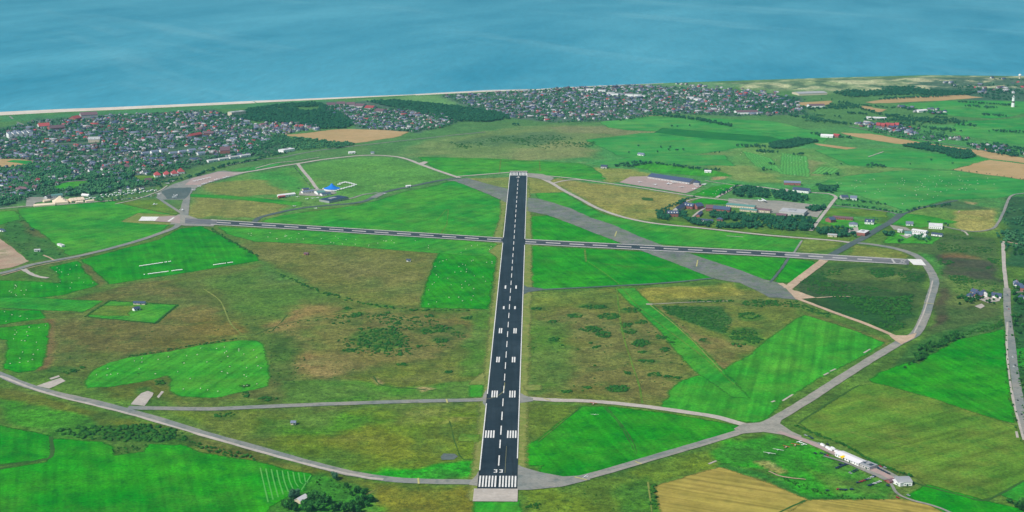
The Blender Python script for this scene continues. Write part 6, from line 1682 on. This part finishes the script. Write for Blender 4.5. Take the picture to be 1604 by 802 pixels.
scatter('tree', [(400, 214), (440, 214), (500, 221), (560, 226), (540, 232), (470, 236), (400, 246), (370, 240)], 700, (.7, 1.1), 'the copse beside the beige field', 'leaf', 0, 27)
scatter('tree', [(1305, 146), (1350, 138), (1430, 137), (1460, 143), (1530, 146), (1510, 150), (1420, 149), (1330, 153)], 1100, (.9, 1.2), 'the dark wood below the dunes', 'leaf_dark', 0, 28)
scatter('tree', [(1204, 226), (1250, 218), (1282, 222), (1240, 232), (1210, 234)], 520, (.7, 1.1), 'the plantation', 'leaf_dark', 0, 29)
scatter('tree', [(1412, 229), (1440, 227), (1520, 238), (1528, 247), (1500, 250), (1470, 240)], 480, (.8, 1.2), 'the long eastern grove', 'leaf_dark', 0, 30)
scatter('tree', [(1510, 226), (1560, 226), (1640, 240), (1640, 252), (1590, 248), (1530, 236)], 220, (.8, 1.2), 'the wooded hamlet', 'leaf_dark', 0, 31)
scatter('tree', [(1255, 178), (1330, 184), (1400, 190), (1480, 208), (1470, 222), (1400, 216), (1330, 200), (1260, 190)], 380, (.6, 1.0), 'the eastern village', 'leaf', 90, 32)
scatter('tree', [(1380, 180), (1480, 184), (1520, 192), (1470, 196), (1400, 192)], 140, (.7, 1.1), 'the eastern village', 'leaf_dark', 0, 33)
scatter('tree', [(1480, 125), (1640, 123), (1640, 156), (1560, 158), (1500, 146)], 300, (.8, 1.2), 'the dune settlement', 'leaf_dark', 120, 34)
scatter('tree', [(1180, 148), (1260, 152), (1330, 160), (1340, 170), (1260, 178), (1180, 176)], 380, (.7, 1.1), 'the far town', 'leaf_dark', 80, 35)
for k, P in enumerate(([(240, 292), (270, 284), (310, 275), (345, 262), (400, 251), (450, 240)], [(1045, 182), (1090, 188), (1145, 197)], [(964, 261), (985, 262), (1015, 256), (1060, 261), (1110, 268), (1130, 267)],
                       [(1340, 168), (1380, 180), (1440, 190)], [(1500, 160), (1560, 164)], [(1440, 200), (1500, 204)], [(1180, 228), (1204, 232)], [(1270, 168), (1330, 164), (1400, 170)])):
    for q in range(2): line_of('tree', P, 11, (.6, 1.0), 'the long hedge' if k else 'the perimeter hedge', 'leaf_dark', 5, 60 + k + q * 10)
for k, P in enumerate(([(1433, 141), (1534, 146)], [(1414, 170), (1477, 180)], [(1357, 188), (1430, 190), (1505, 192)], [(1380, 194), (1440, 196)], [(1274, 171), (1310, 169), (1350, 167)], [(1461, 203), (1496, 206)], [(1468, 214), (1512, 221)],
                       [(1521, 167), (1560, 170)], [(1566, 165), (1582, 166)], [(1274, 211), (1331, 217)], [(1448, 226), (1468, 227)], [(1363, 260), (1391, 262)], [(1186, 238), (1208, 240)], [(1206, 258), (1210, 258)], [(1196, 267), (1202, 267)],
                       [(1299, 274), (1306, 274)], [(1249, 243), (1256, 244)], [(1380, 156), (1480, 151)], [(1100, 189), (1150, 199)], [(1060, 183), (1110, 190)], [(1030, 178), (1056, 184)], [(1240, 182), (1290, 190), (1330, 196)],
                       [(1500, 196), (1530, 198)], [(1540, 180), (1575, 183)], [(1560, 206), (1600, 208)], [(1440, 186), (1480, 190)], [(1330, 178), (1360, 180)], [(1400, 200), (1440, 204)], [(1160, 229), (1190, 231)], [(980, 258), (1010, 256)])):
    for q in range(3): line_of('tree', P, 10, (.6, 1.1), 'the far hedges', 'leaf_dark', 9, 160 + k + q * 40)
line_of('tree', [(1493, 266.5), (1550, 273), (1604, 281.5), (1640, 286)], 22, (.3, .5), 'the far hedges', 'leaf_dark', 1, 155)
at('tree', [(1458, 252, .8), (1430, 232, .7), (1426, 258, .6), (1492, 257, .6), (1318, 258, .6), (1052, 199, .9), (1061, 199, .8), (1080, 198, .8), (1000, 230, .8), (1036, 232, .9), (1050, 232, .9), (1070, 236, .9), (1060, 237, .9), (1048, 236, .9), (1030, 239, .8), (985, 240, .8), (812, 197, 1.3), (806, 197, 1.2), (1120, 240, .8), (1126, 240, .8)], 1, 'the open northern fields', 'leaf_dark', 156)
# airbase woods
WB = 'the dark woods of the airbase'
for k, (P, n_) in enumerate((([(1146, 304), (1162, 295), (1184, 296), (1205, 300), (1205, 311), (1160, 310)], 95), ([(1207, 303), (1222, 301), (1256, 307), (1270, 315), (1256, 318), (1215, 313)], 90),
                            ([(1108, 335), (1140, 336), (1180, 340), (1180, 349), (1130, 345), (1112, 342)], 100), ([(1180, 338), (1215, 342), (1240, 340), (1278, 345), (1272, 362), (1230, 362), (1184, 356)], 190),
                            ([(1072, 344), (1090, 346), (1115, 352), (1110, 356), (1085, 353)], 40), ([(1120, 352), (1160, 354), (1162, 359), (1124, 358)], 46), ([(1028, 334), (1046, 328), (1068, 318), (1074, 316), (1052, 336), (1046, 346), (1030, 344)], 48),
                            ([(1062, 330), (1076, 330), (1074, 343), (1062, 342)], 16), ([(1263, 327), (1290, 325), (1291, 331), (1268, 332)], 34), ([(1282, 293), (1312, 294), (1310, 303), (1284, 300)], 40),
                            ([(1275, 362), (1300, 358), (1330, 360), (1340, 368), (1320, 374), (1278, 368)], 40), ([(1162, 350), (1190, 354), (1184, 360), (1164, 358)], 24), ([(1370, 368), (1400, 366), (1398, 370)], 8))):
    scatter('tree', P, int(n_ * 1.3), (.85, 1.35), WB, 'leaf_dark', 0, 400 + k)
for k, P in enumerate(([(1314, 313), (1350, 317), (1388, 322)], [(1310, 321), (1350, 325), (1390, 331), (1410, 335)], [(1126, 307), (1155, 291)], [(1040, 330), (1072, 314), (1092, 309)], [(1420, 332), (1450, 326), (1490, 322)])):
    line_of('tree', P, 8, (.5, .85), 'the hedges of the airbase', 'leaf_dark', 3, 480 + k)
at('tree', [(1432, 372, 1.1), (1438, 373, 1.0), (1444, 371, 1.1), (1393, 370, 1.0), (1398, 370.5, .9), (1408, 380, .9), (1413, 378, .8), (1370, 345, .9), (1373, 347, .8), (1340, 372, .9), (1330, 371, .8), (1480, 352, .7), (1484, 355, .8), (1455, 350, .7)], 1, 'the lawns east of the airbase', 'leaf', 50)
scatter('tree', [(1440, 545), (1475, 532), (1500, 522), (1510, 528), (1470, 548), (1440, 568), (1432, 564)], 62, (.5, .9), 'the thicket above the eastern meadow', 'leaf', 0, 51)
at('tree', [(1493, 530, 1.1), (1498, 531, 1.2), (1440, 565, .8), (1424, 572, .6), (1430, 569, .6), (1418, 577, .5)], 1, 'the thicket above the eastern meadow', 'leaf', 52)
scatter('tree', [(1500, 468), (1520, 460), (1570, 462), (1566, 476), (1530, 478), (1502, 480)], 34, (.5, .9), 'the farm hamlet by the eastern road', 'leaf', 0, 53)
scatter('tree', [(1583, 440), (1640, 440), (1640, 482), (1586, 480)], 60, (.6, 1.0), 'the farm hamlet by the eastern road', 'leaf', 0, 54)
scatter('tree', [(1560, 352), (1604, 350), (1640, 350), (1640, 376), (1572, 378)], 90, (.5, .9), 'the scrubland at the right edge', 'leaf', 60, 55)
line_of('tree', [(1574, 520), (1580, 600), (1590, 660), (1603, 700)], 26, (.2, .4), 'the verge of the eastern road', 'leaf', 1.5, 56)
line_of('tree', [(1592, 520), (1597, 580), (1606, 640), (1612, 670)], 24, (.25, .5), 'the verge of the eastern road', 'leaf', 2.5, 57)
at('tree', [(446, 796, 1.2), (453, 798, 1.2), (452, 792, 1.0), (462, 800, 1.1), (486, 783, 1.1), (491, 787, 1.2), (496, 779, 1.1), (500, 785, 1.2), (505, 788, 1.1), (512, 789, 1.0), (498, 794, 1.2), (489, 795, 1.1), (478, 801, .8), (482, 797, 1.1), (486, 802, 1.1), (502, 800, 1.2),
            (522, 801, 1.1), (530, 798, 1.0), (538, 802, 1.0), (546, 797, .9), (553, 794, 1.0), (560, 797, 1.0), (566, 792, 1.1), (571, 788, 1.1), (577, 786, 1.1), (583, 786, .9), (575, 793, .9), (552, 802, 1.0), (562, 803, .9), (544, 764, .6)], 1, 'the farm grove at the lower edge', 'leaf', 58)
at('tree', [(461, 780, 1.1), (466, 778, 1.0), (526, 752, .95), (457, 783, .9)], 1, 'the lower edge', 'leaf_blue', 59)
at('tree', [(557, 773, .7), (563, 772, .8), (569, 775, .8), (551, 777, .5), (573, 771, .6), (560, 768, .6)], 1, 'the slope above the farm grove', 'leaf', 60)
scatter('tree', [(165, 318), (240, 300), (262, 292), (240, 296), (200, 303), (150, 308)], 30, (.5, .9), 'the camp edge', 'leaf', 0, 61)
at('tree', [(152, 316, 1.2), (155, 315, 1.3), (158, 317, 1.1), (154, 312, 1.2), (49, 362, .7), (52, 361, .7), (1591, 795, .9), (1598, 800, 1.0), (1582, 788, .7), (1603, 792, 1.0), (1530, 798, .01)], 1, 'the meadow rims', 'leaf', 62)

scatter('tree', [(1430, 374), (1445, 366), (1462, 372), (1450, 380)], 10, (.7, 1.1), 'the lawns east of the airbase', 'leaf', 0, 161)
scatter('tree', [(1560, 366), (1640, 360), (1640, 400), (1574, 400)], 110, (.6, 1.0), 'the scrubland at the right edge', 'leaf', 0, 162)
scatter('tree', [(1578, 320), (1604, 316), (1640, 316), (1640, 350), (1572, 350)], 90, (.5, .8), 'the scrubland at the right edge', 'leaf', 0, 163)
scatter('tree', [(1586, 484), (1640, 484), (1640, 540), (1590, 530)], 40, (.5, .8), 'the scrubland at the right edge', 'leaf', 0, 164)
# bushes
scatter('bush', [(1462, 366), (1560, 376), (1566, 400), (1470, 392)], 160, (.5, 1.1), 'the dark heath beyond the loop road', None, 50, 165)
scatter('bush', [(1250, 440), (1290, 424), (1300, 436), (1340, 446), (1400, 456), (1280, 462)], 260, (.5, 1.0), 'the heath inside the eastern loop', None, 0, 166)
scatter('bush', [(1490, 440), (1566, 442), (1566, 460), (1500, 462)], 90, (.4, .9), 'the dark heath beyond the loop road', None, 0, 167)
scatter('bush', [(1590, 540), (1640, 540), (1640, 700), (1604, 660)], 120, (.6, 1.2), 'the scrubland at the right edge', None, 0, 168)
scatter('bush', [(90, 672), (120, 668), (170, 668), (230, 664), (300, 682), (290, 690), (200, 692), (130, 686), (95, 680)], 230, (.8, 1.9), 'the scrub belt below the perimeter road', None, 0, 71)
scatter('bush', [(175, 702), (235, 697), (228, 708), (176, 713)], 30, (.4, .8), 'the scrub belt below the perimeter road', None, 0, 72)
scatter('bush', [(290, 690), (330, 700), (400, 716), (400, 722), (330, 712)], 60, (.5, 1.1), 'the field edge below the perimeter road', None, 0, 73)
scatter('bush', [(500, 748), (545, 758), (560, 790), (480, 775)], 30, (.4, .9), 'the slope above the farm grove', None, 0, 74)
line_of('bush', [(1247, 667), (1290, 685), (1329, 701), (1371, 727), (1428, 748)], 3.0, (.6, 1.2), 'the hedge behind the flying club', None, .7, 75)
line_of('bush', [(200, 559), (250, 551), (320, 538), (372, 530)], 5, (.6, 1.2), 'the ditch above the L shaped meadow', None, 2, 76)
line_of('bush', [(172, 471), (225, 474), (278, 477.5)], 6, (.5, .8), 'the hedge round the small farm meadow', None, .5, 77)
line_of('bush', [(278, 478), (244, 507)], 4, (.6, .9), 'the hedge round the small farm meadow', None, .4, 78)
line_of('bush', [(244, 507), (190, 502)], 5, (.5, .8), 'the hedge round the small farm meadow', None, .5, 79)
line_of('bush', [(172, 471), (134, 496)], 6, (.5, .8), 'the hedge round the small farm meadow', None, .5, 80)
scatter('bush', [(100, 582), (130, 572), (132, 578), (104, 586)], 16, (.8, 1.3), 'the heath beside the perimeter road', None, 0, 81)
HZ = 'the open heath west of the runway'
line_of('bush', [(440, 430), (470, 444), (490, 452), (520, 462), (560, 474), (610, 482), (660, 486), (740, 486)], 7, (.7, 1.6), HZ, None, 3, 82)
line_of('bush', [(540, 493), (600, 490), (480, 503), (430, 516), (412, 524)], 14, (.4, .9), HZ, None, 2, 83)
scatter('bush', [(520, 495), (600, 488), (700, 505), (735, 530), (700, 550), (600, 560), (540, 550), (510, 520)], 420, (.5, 1.2), HZ, None, 55, 84)
scatter('bush', [(560, 515), (620, 510), (640, 540), (600, 552), (560, 540)], 170, (.7, 1.3), HZ, None, 0, 85)
scatter('bush', [(655, 515), (700, 512), (698, 522), (665, 524)], 50, (.7, 1.2), HZ, None, 0, 86)
scatter('bush', [(420, 530), (480, 560), (460, 600), (430, 610), (418, 570)], 60, (.3, .7), HZ, None, 0, 87)
scatter('bush', [(640, 600), (700, 585), (740, 560), (740, 500), (660, 470), (400, 480), (120, 530), (80, 600)], 160, (.25, .6), HZ, None, 0, 88)
for k, (x, y, w_, h_, n_) in enumerate(CL_W):
    P = [(x + w_ * math.cos(t_), y + h_ * math.sin(t_)) for t_ in np.linspace(0, 6.28, 9)[:-1]]
    scatter('bush', P, n_, (.7, 1.2), HZ, None, 0, 500 + k)
HE_ = 'the open heath east of the runway'
for k, (x, y, w_, h_, n_) in enumerate(CL_E):
    P = [(x + w_ * math.cos(t_), y + h_ * math.sin(t_)) for t_ in np.linspace(0, 6.28, 9)[:-1]]
    scatter('bush', P, n_, (.7, 1.3), HE_, None, 0, 600 + k)
scatter('bush', [(1035, 478), (1130, 484), (1145, 500), (1138, 522), (1080, 506), (1042, 490)], 380, (.6, 1.1), 'the dense heather square east of the runway', None, 0, 91)
scatter('bush', [(830, 490), (1060, 490), (1110, 575), (1060, 600), (1030, 620), (830, 618)], 110, (.3, .8), HE_, None, 0, 92)
at('bush', [(1150, 540, 1.7), (1158, 543, 1.7), (1165, 540, 1.6), (1150, 530, 1.2), (993, 540, 1.8), (932, 573, 1.2), (926, 538, 1.2), (880, 541, 1.2), (827, 543, .9), (835, 545, .9), (938, 580, .7), (943, 580, .7), (1016, 521, .9)], 1, HE_, None, 93)
scatter('bush', [(1300, 462), (1400, 466), (1430, 462), (1425, 492), (1380, 494), (1340, 482)], 420, (.8, 1.6), 'the dense thicket inside the eastern loop', None, 0, 94)
scatter('bush', [(1310, 485), (1400, 495), (1420, 510), (1400, 520), (1340, 500)], 180, (.6, 1.2), 'the dense thicket inside the eastern loop', None, 40, 95)
scatter('bush', [(1280, 440), (1330, 450), (1400, 456), (1300, 462), (1250, 460)], 160, (.5, 1.0), 'the dense thicket inside the eastern loop', None, 40, 96)
scatter('bush', [(1360, 424), (1400, 420), (1400, 432), (1370, 436)], 130, (.7, 1.1), 'the heath inside the eastern loop', None, 0, 97)
scatter('bush', [(1295, 422), (1320, 420), (1318, 430), (1298, 432)], 50, (.6, 1.0), 'the heath inside the eastern loop', None, 0, 98)
scatter('bush', [(1405, 425), (1450, 430), (1440, 445), (1410, 440)], 90, (.6, 1.0), 'the heath inside the eastern loop', None, 0, 99)
scatter('bush', [(1470, 400), (1565, 405), (1570, 440), (1500, 445), (1475, 430)], 260, (.5, 1.1), 'the dark heath beyond the loop road', None, 60, 101)
scatter('bush', [(1440, 550), (1570, 500), (1572, 512), (1500, 530), (1440, 566)], 120, (.6, 1.3), 'the thicket above the eastern meadow', None, 0, 102)
scatter('bush', [(1260, 478), (1300, 492), (1300, 500), (1262, 486)], 50, (.7, 1.2), 'the verge of the tan road', None, 0, 103)
scatter('bush', [(1204, 470), (1250, 470), (1262, 484), (1204, 478)], 70, (.6, 1.2), 'the verge of the tan road', None, 0, 104)
scatter('bush', [(0, 350), (40, 345), (100, 400), (50, 408), (0, 372)], 60, (.5, 1.2), 'the scrub left of the western road', None, 0, 105)
line_of('bush', [(330, 358), (352, 372), (380, 388), (402, 402)], 7, (.8, 1.4), 'the field edge beside the bright western meadow', None, 2.5, 106)
scatter('bush', [(800, 212), (850, 206), (940, 218), (900, 245), (820, 245)], 220, (.6, 1.4), 'the northern heath', None, 120, 107)
scatter('bush', [(700, 220), (800, 208), (860, 204), (840, 220), (720, 234)], 160, (.6, 1.4), 'the northern heath', None, 120, 108)
scatter('bush', [(895, 222), (935, 222), (925, 232), (900, 230)], 60, (.8, 1.4), 'the northern heath', None, 0, 109)
scatter('bush', [(1180, 722), (1250, 765), (1320, 782), (1395, 784), (1300, 775), (1220, 745)], 60, (.4, .9), 'the ditch beside the ripe grain', None, 0, 110)
scatter('bush', [(830, 790), (845, 790), (843, 797), (822, 797)], 22, (.5, .8), 'the rough grass below the runway end', None, 0, 111)
scatter('bush', [(1018, 758), (1030, 758), (1030, 800), (1016, 790)], 22, (.6, 1.2), 'the rough grass left of the ripe grain', None, 0, 112)
scatter('bush', [(830, 772), (1020, 745), (1030, 800), (830, 800)], 30, (.2, .5), 'the rough grass below the runway end', None, 0, 113)

leafname = {'leaf': 'leafy green', 'leaf_dark': 'dark green', 'leaf_blue': 'silvery blue green'}
near = lambda L: sorted(L, key=lambda c: c[1] * c[1] + c[0] * c[0])
T_ = near([c for c in CAND['tree'] if c[2] > .05])
for (x, y, s_, rot, wh, mk, sd_) in T_[:300]:
    size = 'tall ' if s_ > 1.0 else ('small ' if s_ < .65 else '')
    t = thing('broadleaf_tree', size + leafname[mk] + ' tree in ' + wh, 'tree', (x, y, .1), rot, 'trees in ' + wh, (s_, s_, s_ * (.85 + .3 * ((sd_ % 97) / 97))))
    o = bpy.data.objects.new('crown', TREE_ME[mk][sd_ % 5]); COL.objects.link(o); o.parent = t
    o = bpy.data.objects.new('trunk', TRUNK_ME[sd_ % 2]); COL.objects.link(o); o.parent = t
tab = {'leaf': [0], 'leaf_dark': [1], 'leaf_blue': [0]}
stuff('distant_trees', 'massed trees of the woods, hedges and town gardens', FAR_TREE, [(sd_ % 6, x, y, 0, rot, s_ * 1.1, s_ * 1.1, s_ * 1.05, tab[mk]) for (x, y, s_, rot, wh, mk, sd_) in T_[300:]], [M['leaf_far'], M['leaf_dark']], 'trees')

Bs = near(CAND['bush'])
for (x, y, s_, rot, wh, mk, sd_) in Bs[:300]:
    t = thing('bush', ('large' if s_ > 1.2 else 'low' if s_ < .7 else 'rounded') + ' dark green bush in ' + wh, 'bush', (x, y, .1), rot, 'bushes in ' + wh, (s_, s_, s_))
    o = bpy.data.objects.new('foliage', BUSH_ME[sd_ % 4]); COL.objects.link(o); o.parent = t
    o = bpy.data.objects.new('stem', BUSH_ST[0]); COL.objects.link(o); o.parent = t
stuff('heath_scrub', 'low dark scrub scattered over the heath', FAR_BUSH, [(sd_ % 4, x, y, 0, rot, s_ * 1.5, s_ * 1.5, s_ * 1.1, [0]) for (x, y, s_, rot, wh, mk, sd_) in Bs[300:]], [M['gorse']], 'scrub')

Hs = near(CAND['house'])
def looks(c):
    if c[5]: return c[5]
    rs = np.random.RandomState(c[6])
    return (rs.choice(WK, p=[.62, .12, .08, .18]), rs.choice(RK, p=[.26, .30, .16, .04, .12, .12]))
rn = {'slate': 'dark slate', 'grey': 'grey', 'thatch': 'brownish thatched', 'red': 'red tiled', 'brown': 'brown tiled', 'pale': 'pale'}
wn_ = {'white': 'white', 'cream': 'cream', 'brick': 'red brick', 'rendered': 'grey rendered'}
sh = ['gabled', 'porch winged', 'hipped', 'tall gabled', 'long tall']
for c in Hs[:300]:
    x, y, s_, rot, wh, ex, sd_ = c
    w_, r_ = looks(c); i = (0, 0, 1, 1, 2, 3, 3, 4)[sd_ % 8] if ex is None else (1, 2, 3)[sd_ % 3]
    q = rot
    t = thing('house', sh[i] + ' ' + wn_[w_] + ' house with ' + rn[r_] + ' roof in ' + wh, 'house', (x, y, .2), q, 'houses in ' + wh, s_)
    ob = bpy.data.objects.new('wall', hmesh(i, 0, 'wall_' + w_)); COL.objects.link(ob); ob.parent = t
    ob = bpy.data.objects.new('roof', hmesh(i, 1, 'roof_' + r_)); COL.objects.link(ob); ob.parent = t
    ch = bpy.data.objects.new('chimney', hmesh(i, 2, 'wall_brick')); COL.objects.link(ch); ch.parent = ob
pl = []
for c in Hs[300:]:
    x, y, s_, rot, wh, ex, sd_ = c
    w_, r_ = looks(c); i = (0, 0, 1, 1, 2, 3, 3, 4)[sd_ % 8]
    pl.append((i, x, y, 0, rot, s_, s_, s_, [WK.index(w_), 4 + RK.index(r_), 2]))
stuff('far_houses', 'dense roofs and walls of the farther town houses', HT, pl, [M['wall_' + k] for k in WK] + [M['roof_' + k] for k in RK], 'houses')

# ================================================================== AIR
hz = MB().box(-25500, 25500, -6800, 38800, -9, 690)
hm = bpy.data.materials.new('sea air')
hm.use_nodes = True
hn = hm.node_tree; hn.nodes.clear()
pv = hn.nodes.new("ShaderNodeVolumePrincipled")
pv.inputs["Color"].default_value = (.30, .82, .97, 1)
pv.inputs["Density"].default_value = 4.0e-5
pv.inputs["Anisotropy"].default_value = 0.2
ho = hn.nodes.new("ShaderNodeOutputMaterial")
hn.links.new(pv.outputs[0], ho.inputs["Volume"])
o = hz.build('haze', hm)
tag(o, 'thin blue sea air over the island', 'haze', None, 'stuff')
